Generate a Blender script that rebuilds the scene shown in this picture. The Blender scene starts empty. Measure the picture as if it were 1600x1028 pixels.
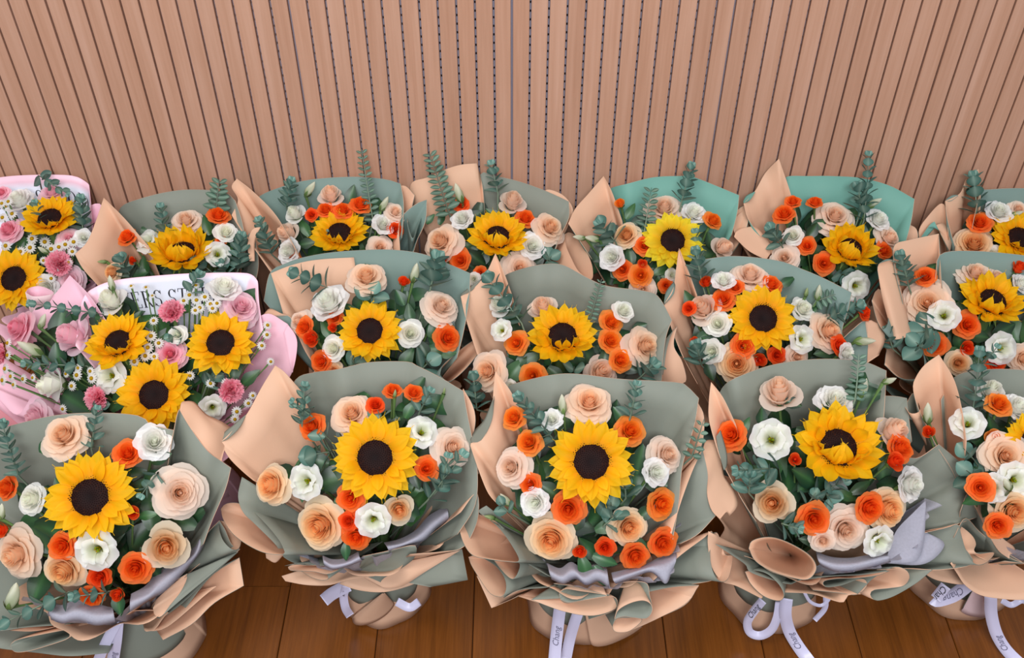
import bpy, math, random
import numpy as np
from mathutils import Vector, Matrix

scene = bpy.context.scene
COL = scene.collection
PI = math.pi

# ------------------------------------------------------------------ camera, world, lights, exposure
CAM_H = 1.55
PITCH = math.radians(42.7)          # downward tilt
FOC = 1556.0                        # focal length in pixels of the 1600 px wide frame
WALL_Y = 1.641
cam_data = bpy.data.cameras.new('camera')
cam = bpy.data.objects.new('camera', cam_data)
COL.objects.link(cam)
cam.location = (0, 0, CAM_H)
cam.rotation_euler = (PI/2 - PITCH, 0, 0)
cam_data.sensor_width = 36.0
cam_data.lens = 36.0*FOC/1600
cam_data.clip_start = 0.02
scene.camera = cam

world = bpy.data.worlds.new('room_light')
scene.world = world
world.use_nodes = True
wbg = world.node_tree.nodes['Background']
wbg.inputs[0].default_value = (0.86, 0.92, 1.0, 1)
wbg.inputs[1].default_value = 0.42

def area_light(name, loc, target, sx, sy, power, colour):
    d = bpy.data.lights.new(name, 'AREA')
    d.shape = 'RECTANGLE'; d.size = sx; d.size_y = sy
    d.energy = power; d.color = colour
    o = bpy.data.objects.new(name, d)
    COL.objects.link(o)
    o.location = loc
    o.rotation_euler = (Vector(target)-Vector(loc)).to_track_quat('-Z', 'Y').to_euler()
    return o
area_light('ceiling_and_fill_lamp', (-0.55, 0.25, 2.75), (0, 1.25, 0.3), 1.5, 0.9, 40, (1.0, 0.965, 0.93))
area_light('ceiling_and_fill_lamp', (0.1, -1.2, 2.6), (0.05, 1.4, 0.4), 1.0, 0.7, 66, (0.95, 0.97, 1.0))  # camera-side fill, added to brighten the hollows between petals; no ceiling fixture

scene.view_settings.view_transform = 'Standard'
scene.view_settings.look = 'None'
scene.view_settings.exposure = 0.0
scene.view_settings.gamma = 1.0
scene.view_settings.use_curve_mapping = False

# ------------------------------------------------------------------ pixel -> space
C0 = Vector((0, 0, CAM_H))
FWD = Vector((0, math.cos(PITCH), -math.sin(PITCH)))
RGT = Vector((1, 0, 0))
UPV = Vector((0, math.sin(PITCH), math.cos(PITCH)))
def ray(px, py):
    return FWD + RGT*((px-800)/FOC) + UPV*((514-py)/FOC)
YMAX = WALL_Y - 0.018
def clampy(d, t):
    return t if (C0 + d*t).y <= YMAX else YMAX/d.y
def at_z(px, py, z):
    d = ray(px, py)
    t = (z-CAM_H)/d.z
    if t < 0 or d.z > -1e-4: t = 9
    return C0 + d*clampy(d, t)
PLN = Vector((0, -math.sin(math.radians(40)), math.cos(math.radians(40))))
PLU = Vector((0, math.cos(math.radians(40)), math.sin(math.radians(40))))
def on_plane(px, py, S, lift=0.0):
    d = ray(px, py)
    t = (S + PLN*lift - C0).dot(PLN)/d.dot(PLN)
    return C0 + d*clampy(d, t)
def depth(P):
    return (P-C0).dot(FWD)

# ------------------------------------------------------------------ colours and materials
def lin(h):
    if isinstance(h, str):
        h = h.lstrip('#'); h = [int(h[i:i+2], 16)/255 for i in (0, 2, 4)]
    return tuple(c/12.92 if c <= 0.04045 else ((c+0.055)/1.055)**2.4 for c in h)
def mixc(a, b, t):
    t = max(0.0, min(1.0, t))
    return tuple(x+(y-x)*t for x, y in zip(a, b))

def new_mat(name):
    m = bpy.data.materials.new(name); m.use_nodes = True
    nt = m.node_tree
    return m, nt, nt.nodes['Principled BSDF'], nt.nodes['Material Output']
def N(nt, kind, **kw):
    n = nt.nodes.new(kind)
    for k, v in kw.items(): setattr(n, k, v)
    return n

def petal_material(name, rough, trans, spec=0.25, vary=0.08):
    m, nt, p, out = new_mat(name)
    at = N(nt, 'ShaderNodeAttribute', attribute_name='Col')
    oi = N(nt, 'ShaderNodeObjectInfo')
    mr = N(nt, 'ShaderNodeMapRange')
    mr.inputs['To Min'].default_value = 1-vary; mr.inputs['To Max'].default_value = 1+vary*0.5
    nt.links.new(oi.outputs['Random'], mr.inputs['Value'])
    hs = N(nt, 'ShaderNodeHueSaturation')
    nt.links.new(at.outputs['Color'], hs.inputs['Color'])
    nt.links.new(mr.outputs[0], hs.inputs['Value'])
    nt.links.new(hs.outputs[0], p.inputs['Base Color'])
    p.inputs['Roughness'].default_value = rough
    p.inputs['Specular IOR Level'].default_value = spec
    if trans > 0:
        t = N(nt, 'ShaderNodeBsdfTranslucent'); mx = N(nt, 'ShaderNodeMixShader')
        mx.inputs[0].default_value = trans
        nt.links.new(hs.outputs[0], t.inputs['Color'])
        nt.links.new(p.outputs[0], mx.inputs[1]); nt.links.new(t.outputs[0], mx.inputs[2])
        nt.links.new(mx.outputs[0], out.inputs['Surface'])
    return m
M_PETAL = petal_material('petal_skin', 0.6, 0.52, 0.2, 0.05)
M_LEAF = petal_material('leaf_skin', 0.38, 0.08, 0.45, 0.42)
M_EUC = petal_material('waxy_leaf_skin', 0.6, 0.08, 0.25, 0.18)
M_DISC = petal_material('seed_disc', 0.75, 0.0, 0.15, 0.05)

def paper_material(name, colour, rough=0.6, bump=0.12, trans=0.14):
    m, nt, p, out = new_mat(name)
    c = lin(colour)
    tc = N(nt, 'ShaderNodeTexCoord')
    nz = N(nt, 'ShaderNodeTexNoise'); nz.inputs['Scale'].default_value = 9; nz.inputs['Detail'].default_value = 3
    nf = N(nt, 'ShaderNodeTexNoise'); nf.inputs['Scale'].default_value = 420
    nt.links.new(tc.outputs['Object'], nz.inputs['Vector']); nt.links.new(tc.outputs['Object'], nf.inputs['Vector'])
    ad = N(nt, 'ShaderNodeMath', operation='MULTIPLY_ADD'); ad.inputs[1].default_value = 0.02
    nt.links.new(nf.outputs[0], ad.inputs[0]); nt.links.new(nz.outputs[0], ad.inputs[2])
    b = N(nt, 'ShaderNodeBump'); b.inputs['Strength'].default_value = bump; b.inputs['Distance'].default_value = 0.02
    nt.links.new(ad.outputs[0], b.inputs['Height']); nt.links.new(b.outputs[0], p.inputs['Normal'])
    p.inputs['Base Color'].default_value = (*c, 1)
    p.inputs['Roughness'].default_value = rough
    p.inputs['Specular IOR Level'].default_value = 0.3
    t = N(nt, 'ShaderNodeBsdfTranslucent'); t.inputs[0].default_value = (*c, 1)
    mx = N(nt, 'ShaderNodeMixShader'); mx.inputs[0].default_value = trans
    nt.links.new(p.outputs[0], mx.inputs[1]); nt.links.new(t.outputs[0], mx.inputs[2])
    nt.links.new(mx.outputs[0], out.inputs['Surface'])
    return m
MATS = {
    's': paper_material('sage_paper', '#868b80'),
    't': paper_material('teal_paper', '#74a99c'),
    'u': paper_material('grey_green_paper', '#7b918a'),
    'p': paper_material('peach_paper', '#dfb497'),
    'k': paper_material('pink_paper', '#f3c3d4'),
    'm': paper_material('blush_paper', '#f0d3d6'),
    'r': paper_material('rose_paper', '#e99aa4'),
}
def tissue_material():
    m, nt, p, out = new_mat('grey_tissue')
    c = (*lin('#c6c5d3'), 1)
    p.inputs['Base Color'].default_value = c; p.inputs['Roughness'].default_value = 0.8
    t = N(nt, 'ShaderNodeBsdfTranslucent'); t.inputs[0].default_value = c
    tr = N(nt, 'ShaderNodeBsdfTransparent')
    nz = N(nt, 'ShaderNodeTexNoise'); nz.inputs['Scale'].default_value = 260; nz.inputs['Detail'].default_value = 4
    tc = N(nt, 'ShaderNodeTexCoord'); nt.links.new(tc.outputs['Object'], nz.inputs['Vector'])
    mr = N(nt, 'ShaderNodeMapRange'); mr.inputs['To Min'].default_value = 0.02; mr.inputs['To Max'].default_value = 0.32
    nt.links.new(nz.outputs[0], mr.inputs[0])
    a = N(nt, 'ShaderNodeMixShader'); a.inputs[0].default_value = 0.35
    nt.links.new(p.outputs[0], a.inputs[1]); nt.links.new(t.outputs[0], a.inputs[2])
    b = N(nt, 'ShaderNodeMixShader')
    nt.links.new(mr.outputs[0], b.inputs[0]); nt.links.new(a.outputs[0], b.inputs[1]); nt.links.new(tr.outputs[0], b.inputs[2])
    nt.links.new(b.outputs[0], out.inputs['Surface'])
    return m
M_TISSUE = tissue_material()
def plain(name, colour, rough=0.5, spec=0.4):
    m, nt, p, out = new_mat(name)
    p.inputs['Base Color'].default_value = (*lin(colour), 1)
    p.inputs['Roughness'].default_value = rough; p.inputs['Specular IOR Level'].default_value = spec
    return m
M_RIBBON = plain('satin_ribbon', '#cfcbe6', 0.38, 0.5)
M_INK = plain('black_ink', '#23232b', 0.6)
M_GREYINK = plain('grey_ink', '#6d6a80', 0.6)
M_DARK = plain('dark_void', '#15161c', 0.9, 0.05)
M_GROOVE = plain('grey_groove', '#8f8c9c', 0.8, 0.1)

# ------------------------------------------------------------------ mesh helpers
def mesh(name, verts, faces, mats=(), cols=None, fmat=None, smooth=True):
    me = bpy.data.meshes.new(name)
    me.from_pydata([tuple(v) for v in verts], [], faces)
    for m in mats: me.materials.append(m)
    if fmat is not None: me.polygons.foreach_set('material_index', fmat)
    if smooth: me.polygons.foreach_set('use_smooth', [True]*len(me.polygons))
    if cols is not None:
        a = me.color_attributes.new('Col', 'FLOAT_COLOR', 'POINT')
        a.data.foreach_set('color', np.array([(*c, 1.0) for c in cols], dtype=np.float32).ravel())
    me.update()
    return me
def put(name, me, parent=None, mat=None):
    o = bpy.data.objects.new(name, me)
    COL.objects.link(o)
    if parent is not None: o.parent = parent
    if mat is not None: o.matrix_local = mat
    return o
class MB:
    def __init__(s): s.v = []; s.f = []; s.c = []; s.m = []
    def grid(s, fn, nu, nv, col=None, mi=0, wrap=False):
        b = len(s.v)
        for i in range(nu+1):
            for j in range(nv+1 if not wrap else nv):
                u = i/nu; v = j/nv*2-1
                s.v.append(fn(u, v))
                s.c.append(col(u, v) if col else (1, 1, 1))
        w = nv if wrap else nv+1
        for i in range(nu):
            for j in range(nv):
                j2 = (j+1) % w if wrap else j+1
                s.f.append((b+i*w+j, b+i*w+j2, b+(i+1)*w+j2, b+(i+1)*w+j)); s.m.append(mi)
        return s
    def poly(s, pts, col=(1, 1, 1), mi=0):
        b = len(s.v); s.v += list(pts); s.c += [col]*len(pts)
        s.f.append(tuple(range(b, b+len(pts)))); s.m.append(mi)
    def box(s, x0, x1, y0, y1, z0, z1, mi=0, col=(1, 1, 1)):
        b = len(s.v)
        s.v += [(x, y, z) for z in (z0, z1) for y in (y0, y1) for x in (x0, x1)]
        s.c += [col]*8
        for f in ((0, 2, 3, 1), (4, 5, 7, 6), (0, 1, 5, 4), (1, 3, 7, 5), (3, 2, 6, 7), (2, 0, 4, 6)):
            s.f.append(tuple(b+i for i in f)); s.m.append(mi)
    def tube(s, pts, rad, n=6, col=(1, 1, 1), mi=0):
        pts = [Vector(p) for p in pts]; b = len(s.v)
        for i, p in enumerate(pts):
            d = (pts[min(i+1, len(pts)-1)]-pts[max(i-1, 0)]).normalized()
            a = d.orthogonal().normalized(); c = d.cross(a)
            r = rad[i] if isinstance(rad, (list, tuple)) else rad
            for k in range(n):
                t = 2*PI*k/n
                s.v.append(tuple(p+(a*math.cos(t)+c*math.sin(t))*r)); s.c.append(col)
        for i in range(len(pts)-1):
            for k in range(n):
                k2 = (k+1) % n
                s.f.append((b+i*n+k, b+i*n+k2, b+(i+1)*n+k2, b+(i+1)*n+k)); s.m.append(mi)
    def build(s, name, mats, smooth=True, cols=True):
        return mesh(name, s.v, s.f, mats, s.c if cols else None, s.m, smooth)

def catmull(P, n):
    """n samples along a Catmull-Rom curve through the points P (numpy k x 3)."""
    P = np.asarray(P, float); k = len(P)
    if k == 2:
        t = np.linspace(0, 1, n)[:, None]; return P[0]*(1-t)+P[1]*t
    E = np.vstack([2*P[0]-P[1], P, 2*P[-1]-P[-2]])
    L = np.concatenate([[0], np.cumsum(np.linalg.norm(np.diff(P, axis=0), axis=1)+1e-6)])
    out = []
    for x in np.linspace(0, L[-1], n):
        i = min(int(np.searchsorted(L, x, 'right'))-1, k-2)
        t = (x-L[i])/(L[i+1]-L[i])
        a, b, c, d = E[i], E[i+1], E[i+2], E[i+3]
        out.append(0.5*((2*b)+(c-a)*t+(2*a-5*b+4*c-d)*t*t+(3*b-a-3*c+d)*t**3))
    return np.array(out)
# ------------------------------------------------------------------ flower prototypes (unit radius, facing +Z)
PROTO = {}
def rose_petal(rin, zt, span, curl, ruffle, seed, point=0.0, nu=6, nv=8, base=-0.75, tone=None):
    rnd = random.Random(seed)
    ph = rnd.uniform(0, 6); k1 = rnd.uniform(-.08, .08); tilt = rnd.uniform(-.05, .05)
    def f(u, v):
        t = u*(1-0.16*abs(v)**3+point*(1-abs(v))**2*0.12)
        r = 0.10+max(rin-0.10, 0)*math.sin(min(1, t*1.12)*PI/2)**0.85
        z = base+(zt-base)*t
        if t > 0.56:
            k = (t-.56)/.44
            r += curl*k*k*0.34; z -= curl*k*k*0.16
        az = v*span*(0.35+0.65*math.sin(min(1, t*1.25)*PI/2))
        r += (0.055*v+k1*v*v)*min(1, t*1.5)*min(1, rin*2)
        rf = ruffle*t**3
        r += rf*math.sin(v*6+ph); z += rf*0.8*math.sin(v*8.3+ph*2)+tilt*t
        return (r*math.cos(az), r*math.sin(az), z)
    return f, nu, nv
def petal_tone(inner, outer, edge=None):
    def c(u, v):
        k = mixc(inner, outer, max(0, u-0.35)/0.65)
        if edge: k = mixc(k, edge, max(0, (u-0.8)/0.2)*0.7)
        return k
    return c

def build_rose(key, layers, ncore, cols, ruffle=0.02, point=0.0, seed=1, edge=None):
    """layers: (rim radius, rim height, petals, half span, curl) from the centre out; the first ncore make the head itself."""
    rnd = random.Random(seed)
    core = MB(); petals = []
    a0 = rnd.uniform(0, 6)
    nl = len(layers)
    for li, (r, z, n, sp, cu) in enumerate(layers):
        t = li/(nl-1)
        ci, co = mixc(cols[0], cols[1], t), mixc(cols[0], cols[1], min(1, t+0.25))
        if t > 0.6: co = mixc(cols[1], cols[2], (t-.6)/.4)
        tone = petal_tone(ci, co, edge if t > .4 else None)
        protos = []
        for k in range(n):
            ang = a0+2*PI*k/n+rnd.uniform(-.16, .16)
            if li < ncore:
                f, nu, nv = rose_petal(r, z+rnd.uniform(-.03, .03), sp, cu, ruffle*.6, rnd.random(), point*.5, 6, 7)
                ca, sa = math.cos(ang), math.sin(ang)
                core.grid(lambda u, v: (lambda p: (p[0]*ca-p[1]*sa, p[0]*sa+p[1]*ca, p[2]))(f(u, v)), nu, nv, tone)
            else:
                if len(protos) < 2:
                    f, nu, nv = rose_petal(r, z, sp, cu, ruffle, rnd.random(), point)
                    protos.append(MB().grid(f, nu, nv, tone).build('petal', [M_PETAL]))
                petals.append((protos[k % 2], Matrix.Rotation(ang, 4, 'Z') @ Matrix.Rotation(rnd.uniform(-.1, .1), 4, 'Y') @ Matrix.Scale(rnd.uniform(.93, 1.06), 4)))
        a0 += 2.4
    hz = layers[0][1]
    core.grid(lambda u, v: ((layers[0][0]+.03)*math.sin(u*PI/2)*math.cos(PI*v), (layers[0][0]+.03)*math.sin(u*PI/2)*math.sin(PI*v), hz-.30+.08*math.cos(u*PI/2)-.5*max(0, u-.8)), 4, 8, lambda u, v: mixc(cols[0], cols[1], .3), wrap=True)
    PROTO.setdefault(key[0], []).append((key[1], core.build(key[1], [M_PETAL]), petals))

R_LAY = [(.05, .46, 2, 1.9, 0), (.10, .47, 3, 1.4, .1), (.155, .46, 3, 1.35, .15), (.21, .44, 4, 1.15, .24), (.275, .40, 4, 1.1, .36), (.35, .32, 4, 1.1, .6),
         (.44, .18, 5, 1.0, .95), (.53, .0, 5, 1.0, 1.3), (.62, -.2, 5, 1.0, 1.5)]
R_OPEN = [(.06, .40, 2, 1.8, 0), (.13, .43, 3, 1.3, .06), (.20, .43, 4, 1.1, .14), (.27, .41, 4, 1.05, .2), (.34, .37, 5, .95, .3), (.41, .30, 5, .95, .45), (.49, .19, 6, .9, .7),
          (.56, .03, 5, .98, 1.05), (.62, -.16, 5, 1.0, 1.4)]
R_BUD = [(.09, .80, 2, 1.9, 0), (.18, .78, 3, 1.4, .06), (.29, .70, 3, 1.35, .16), (.40, .55, 3, 1.3, .3), (.50, .32, 4, 1.1, .6), (.58, .02, 3, 1.1, 1.1)]
S_LAY = [(.09, .42, 2, 1.8, 0), (.19, .42, 3, 1.35, .12), (.30, .36, 4, 1.1, .3), (.42, .25, 4, 1.05, .5), (.54, .08, 5, .95, .8), (.66, -.12, 6, .9, 1.0)]
S_BUD = [(.12, .72, 2, 1.8, 0), (.27, .68, 3, 1.35, .1), (.44, .52, 3, 1.25, .3), (.58, .26, 3, 1.1, .55)]
PEACH = (lin('#fcd2a4'), lin('#fcdfc3'), lin('#fbe8d8'))
BLUSH = (lin('#fddcbc'), lin('#fce6d5'), lin('#fbecdf'))
APRI = (lin('#fcc079'), lin('#fdd8a6'), lin('#fce8cd'))
ORNG = (lin('#f46414'), lin('#fd7a2a'), lin('#fe8f4a'))
ORED = (lin('#ea4210'), lin('#fa591e'), lin('#fc7034'))
OLITE = (lin('#f97a16'), lin('#fe922e'), lin('#fea655'))
WHITE = (lin('#f4f6e8'), lin('#fbfbf9'), lin('#fcfcfd'))
CREAM = (lin('#f5f7e4'), lin('#fbfbf5'), lin('#fcfcf9'))
PINK = (lin('#fa93ac'), lin('#fcbccd'), lin('#fdd5e0'))
PPINK = (lin('#fccad6'), lin('#fbd6e1'), lin('#fbe2ec'))
for i in range(2):
    build_rose(('P', 'rose'), R_LAY, 6, BLUSH, .02, 0, 11+i)
    build_rose(('A', 'rose'), R_OPEN, 7, APRI, .02, 0, 21+i)
    build_rose(('Q', 'rose'), R_LAY, 6, PEACH, .02, .4, 31+i)
    build_rose(('O', 'spray_rose'), S_LAY, 4, ORNG, .03, .45, 41+i)
    build_rose(('Y', 'spray_rose'), S_LAY, 4, OLITE, .03, .4, 46+i)
    build_rose(('R', 'spray_rose'), S_LAY, 4, ORED, .025, .4, 51+i)
    build_rose(('K', 'rose'), R_LAY, 6, PINK, .02, .2, 61+i)
    build_rose(('W', 'double_lisianthus'), [(.09, .36, 3, 1.4, .05), (.2, .40, 4, 1.1, .2), (.31, .36, 4, 1.0, .35), (.43, .27, 5, .9, .5), (.55, .13, 5, .85, .75), (.68, -.05, 6, .85, 1.0)], 4, WHITE, .055, 0, 71+i)
    build_rose(('w', 'white_rose'), S_LAY, 4, CREAM, .02, .4, 81+i)
build_rose(('p', 'rose'), R_BUD, 4, BLUSH, .015, .2, 91)
build_rose(('q', 'rose'), R_BUD, 4, (lin('#fabf7c'), lin('#fad9ac'), lin('#f8ead2')), .015, .2, 92)
build_rose(('k', 'rose'), R_BUD, 4, PPINK, .015, .1, 93)
build_rose(('J', 'rose'), R_LAY, 6, PPINK, .02, .1, 94)
build_rose(('o', 'spray_rose_bud'), S_BUD, 3, ORED, .01, .2, 95)
build_rose(('y', 'spray_rose_bud'), S_BUD, 3, OLITE, .01, .2, 96)
build_rose(('v', 'white_rose'), R_BUD, 4, CREAM, .03, .1, 97)

# open lisianthus: ruffled funnel round a green and yellow heart
for i in range(2):
    rnd = random.Random(101+i)
    heart = MB()
    heart.grid(lambda u, v: ((.05+.24*u)*math.cos(PI*v), (.05+.24*u)*math.sin(PI*v), -.5+.42*u), 4, 14, lambda u, v: mixc(lin('#7d9440'), lin('#dfe5b4'), u), wrap=True)
    for k in range(6):
        a = k*PI/3; r = .10
        heart.tube([(0, 0, -.5), (r*math.cos(a)*.7, r*math.sin(a)*.7, -.2), (r*math.cos(a), r*math.sin(a), -.05)], [.02, .02, .035], 5, lin('#d9c21e'))
    for s in (-1, 1):
        heart.tube([(0, 0, -.5), (0, 0, -.08), (s*.09, .02, .02), (s*.12, .02, .0)], [.05, .045, .05, .03], 6, lin('#8fa31f'))
    prot = []
    for lay, (rr, zt, sp) in enumerate([(.46, .30, .95), (.78, .10, .88)]):
        for j in range(2):
            ph = rnd.uniform(0, 6); am = rnd.uniform(.05, .08)
            def f(u, v, rr=rr, zt=zt, sp=sp, ph=ph, am=am):
                t = u*(1-.12*abs(v)**3)
                r = .08+rr*t**1.15+.16*max(0, t-.7)
                z = -.55+(zt+.55)*math.sin(min(1, t*1.2)*PI/2)-.22*max(0, t-.72)
                az = v*sp*(.5+.5*min(1, t*1.6))
                w = t**3
                z += am*1.3*w*math.sin(v*4.6+ph)+.05*v; r += am*.6*w*math.sin(v*7+ph*1.7)
                return (r*math.cos(az), r*math.sin(az), z)
            prot.append(MB().grid(f, 7, 10, petal_tone(lin('#e9eed2'), lin('#fcfcfc'))).build('petal', [M_PETAL]))
    pet = []
    for lay, n in ((0, 4), (1, 5)):
        for k in range(n):
            pet.append((prot[lay*2+k % 2], Matrix.Rotation(2*PI*k/n+lay*.5+rnd.uniform(-.15, .15), 4, 'Z') @ Matrix.Rotation(rnd.uniform(-.12, .1), 4, 'Y')))
    PROTO.setdefault('L', []).append(('lisianthus', heart.build('lisianthus', [M_PETAL]), pet))

# carnation: a dome of fringed petals
rnd = random.Random(7)
def fringe(u, v, ph, L=.62):
    t = u
    w = .10+.34*t
    z = L*t; x = w*v; y = .07*math.sin(v*9+ph)*t**1.5+.05*t
    if u > .99: z += .07*math.sin(v*26+ph)
    return (x, y, z)
cc = petal_tone(lin('#f0698a'), lin('#fba3b8'), lin('#fdcbd8'))
core = MB()
def place_fringe(theta, phi, ph):
    M = Matrix.Rotation(phi, 4, 'Z') @ Matrix.Rotation(theta, 4, 'Y') @ Matrix.Rotation(rnd.uniform(0, 3), 4, 'Z')
    return M
for k in range(26):
    th = .95*math.sqrt((k+.5)/26); ph = k*2.4
    M = place_fringe(th, ph, 0); q = rnd.uniform(0, 6)
    core.grid(lambda u, v: tuple(M @ Vector(fringe(u, v, q, .66))), 4, 12, cc)
fp = [MB().grid(lambda u, v: fringe(u, v, q, .78), 4, 14, cc).build('petal', [M_PETAL]) for q in (1.0, 3.1)]
pet = []
for k in range(12):
    a = k*PI/6
    pet.append((fp[k % 2], Matrix.Rotation(a, 4, 'Z') @ Matrix.Rotation(1.15+rnd.uniform(-.12, .12), 4, 'Y') @ Matrix.Rotation(PI/2, 4, 'Z')))
PROTO['C'] = [('carnation', core.build('carnation', [M_PETAL]), pet)]

# sunflower
def sun_petal(seed, bend):
    rnd = random.Random(seed); tw = rnd.uniform(-.25, .25); b = bend+rnd.uniform(-.1, .1); ph = rnd.uniform(0, 6)
    L, W = .62, .19
    def f(u, v):
        w = W*(math.sin(min(1, u*1.05+.12)*PI)**.62)*(1-.25*u)+.004
        a = b*u*u
        x = L*u; y = w*v
        z = L*u*math.sin(a)*.5-.05*abs(v)*math.sin(PI*u)*(1-u*.5)+.018*math.cos(v*7)*math.sin(PI*u)+.015*math.sin(6*u+ph)
        y2 = y*math.cos(tw*u)-z*math.sin(tw*u)*.5
        return (x*math.cos(a*.4), y2, z+y*math.sin(tw*u))
    def c(u, v):
        k = mixc(lin('#f9ab02'), lin('#ffc80a'), min(1, u*2.6))
        return mixc(k, lin('#ffd62c'), max(0, u-.3))
    def c2(u, v): return mixc(lin('#f0bb0c'), lin('#fde838'), min(1, u*1.6))
    g = MB().grid(f, 8, 6, c); g2 = MB().grid(f, 8, 6, c2)
    return g.build('petal', [M_PETAL]), g2.build('petal', [M_PETAL])
SUNP = [[sun_petal(200+i, b) for i in range(3)] for b in (-.15, .5, 1.3)]
def sun_disc():
    mb = MB()
    R = .43
    mb.grid(lambda u, v: (R*u*math.cos(PI*v), R*u*math.sin(PI*v), .10*(1-u*u)-.05*math.exp(-(u*3.2)**2)-.02), 8, 24, lambda u, v: mixc(lin('#14090a'), lin('#2c1410'), u), wrap=True)
    n = 330
    for k in range(n):
        q = math.sqrt((k+.5)/n); a = k*2.39996
        x, y = R*q*math.cos(a), R*q*math.sin(a); z = .10*(1-q*q)-.05*math.exp(-(q*3.2)**2)-.02
        s = .006+.010*q; h = .012+.05*q*(1 if q > .55 else .4)
        col = lin('#3a1d16') if q > .55 else lin('#1d1114')
        if q > .5 and k % 5 == 0: col = lin('#6b3a20')
        b = len(mb.v)
        ox, oy = x*(1+.05*q), y*(1+.05*q)
        mb.v += [(x-s, y-s, z-.005), (x+s, y-s, z-.005), (x+s, y+s, z-.005), (x-s, y+s, z-.005), (ox, oy, z+h)]
        mb.c += [lin('#1a0c0c')]*4+[col]
        for i in range(4): mb.f.append((b+i, b+(i+1) % 4, b+4)); mb.m.append(0)
    return mb.build('sunflower', [M_DISC], smooth=False)
SUN_DISC = sun_disc()
mb = MB()
for k in range(14):
    a = 2*PI*k/14+.1*(k % 3); ca, sa = math.cos(a), math.sin(a)
    def f(u, v):
        r = .15+.52*u; w = .11*math.sin(min(1, u*.9+.25)*PI)**.7*(1-u*.4)*v; z = -.14+.04*u-.12*u*u
        return (r*ca-w*sa, r*sa+w*ca, z)
    mb.grid(f, 4, 2, lambda u, v: mixc(lin('#3c5a2a'), lin('#5f7d3c'), u))
mb.grid(lambda u, v: (.42*math.sin(u*PI/2)*math.cos(PI*v), .42*math.sin(u*PI/2)*math.sin(PI*v), -.06-.16*math.cos(u*PI/2)), 3, 10, lambda u, v: lin('#4a6632'), wrap=True)
SUN_BACK = mb.build('sepals', [M_LEAF])

# lisianthus bud, calyx, stem, chamomile, leaves
def bud_mesh(g, w):
    def f(u, v):
        r = (math.sin(min(1, u*.93+.07)*PI)**.75)*.42*(1-.25*u)
        a = PI*v+u*2.2
        r *= 1+.10*math.cos(3*(PI*v))
        return (r*math.cos(a), r*math.sin(a), -.9+1.9*u)
    return MB().grid(f, 9, 12, lambda u, v: mixc(lin(g), lin(w), u*1.2+.15*math.cos(3*PI*v)), wrap=True).build('lisianthus_bud', [M_PETAL])
BUD = bud_mesh('#a9b98a', '#eff0dd'); BUDG = bud_mesh('#7f9a5a', '#b9c795')
def calyx_mesh(base, r, L):
    mb = MB()
    for k in range(5):
        a = 2*PI*k/5; ca, sa = math.cos(a), math.sin(a)
        def f(u, v):
            rr = .06+r*math.sin(min(1, u*1.3)*PI/2)+.10*u*u; w = .16*math.sin((u*.85+.15)*PI)*v
            return (rr*ca-w*sa, rr*sa+w*ca, base-.08+L*u)
        mb.grid(f, 4, 2, lambda u, v: mixc(lin('#4f6e3a'), lin('#7c9a58'), u))
    return mb.build('calyx', [M_LEAF])
CALYX = calyx_mesh(-.75, .42, .55); CALYXB = calyx_mesh(-.9, .34, .8)
STEM = MB().grid(lambda u, v: ((1+.8*(u > .96))*math.cos(PI*v), (1+.8*(u > .96))*math.sin(PI*v), u-1), 12, 6, lambda u, v: mixc(lin('#33492c'), lin('#5f7f48'), u), wrap=True).build('stem', [M_LEAF])
mb = MB()
for k in range(13):
    a = 2*PI*k/13; ca, sa = math.cos(a), math.sin(a)
    def f(u, v):
        r = .28+.72*u; w = .17*math.sin(min(1, u*.8+.25)*PI)**.6*v; z = .05-.22*u*u
        return (r*ca-w*sa, r*sa+w*ca, z)
    mb.grid(f, 3, 2, lambda u, v: lin('#f5f5f2'))
CHAM = mb.build('chamomile', [M_PETAL])
CHEYE = MB().grid(lambda u, v: (.36*math.sin(u*PI/2)*math.cos(PI*v), .36*math.sin(u*PI/2)*math.sin(PI*v), .34*math.cos(u*PI/2)), 4, 10, lambda u, v: mixc(lin('#d9b21c'), lin('#b98f10'), u), wrap=True).build('flower_eye', [M_PETAL])

def leaf_mesh(seed, W, point, serr, c0, c1, mat, fold=.18, droop=.25, name='leaf'):
    rnd = random.Random(seed); tw = rnd.uniform(-.3, .3)
    def f(u, v):
        w = W*math.sin(min(1, (u*.94+.06)**point)*PI)**.75
        if serr and abs(v) > .9: w *= 1+.07*math.sin(u*40)
        y = w*v
        return (u, y, fold*abs(y)-droop*u*u+tw*y*u)
    def c(u, v):
        k = mixc(lin(c0), lin(c1), .25+.75*abs(v)**.5)
        return k
    return MB().grid(f, 8, 6, c).build(name, [mat])
GLEAF = [leaf_mesh(300+i, w, .85, True, '#3d6a3c', c, M_LEAF, .2, d) for i, (w, c, d) in enumerate([(.30, '#16341f', .2), (.27, '#1d4427', .3), (.33, '#143022', .12), (.24, '#28522a', .35)])]
ELEAF = [leaf_mesh(320+i, .50, 1.0, False, '#93ad9f', c, M_EUC, .12, d) for i, (c, d) in enumerate([('#4c766c', .05), ('#5a8379', .16), ('#42695f', -.08)])]
FLEAF = [leaf_mesh(330+i, .33, 1.0, False, '#8fa898', c, M_EUC, .1, d) for i, (c, d) in enumerate([('#41604f', .05), ('#4d6b5a', .12)])]
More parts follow.
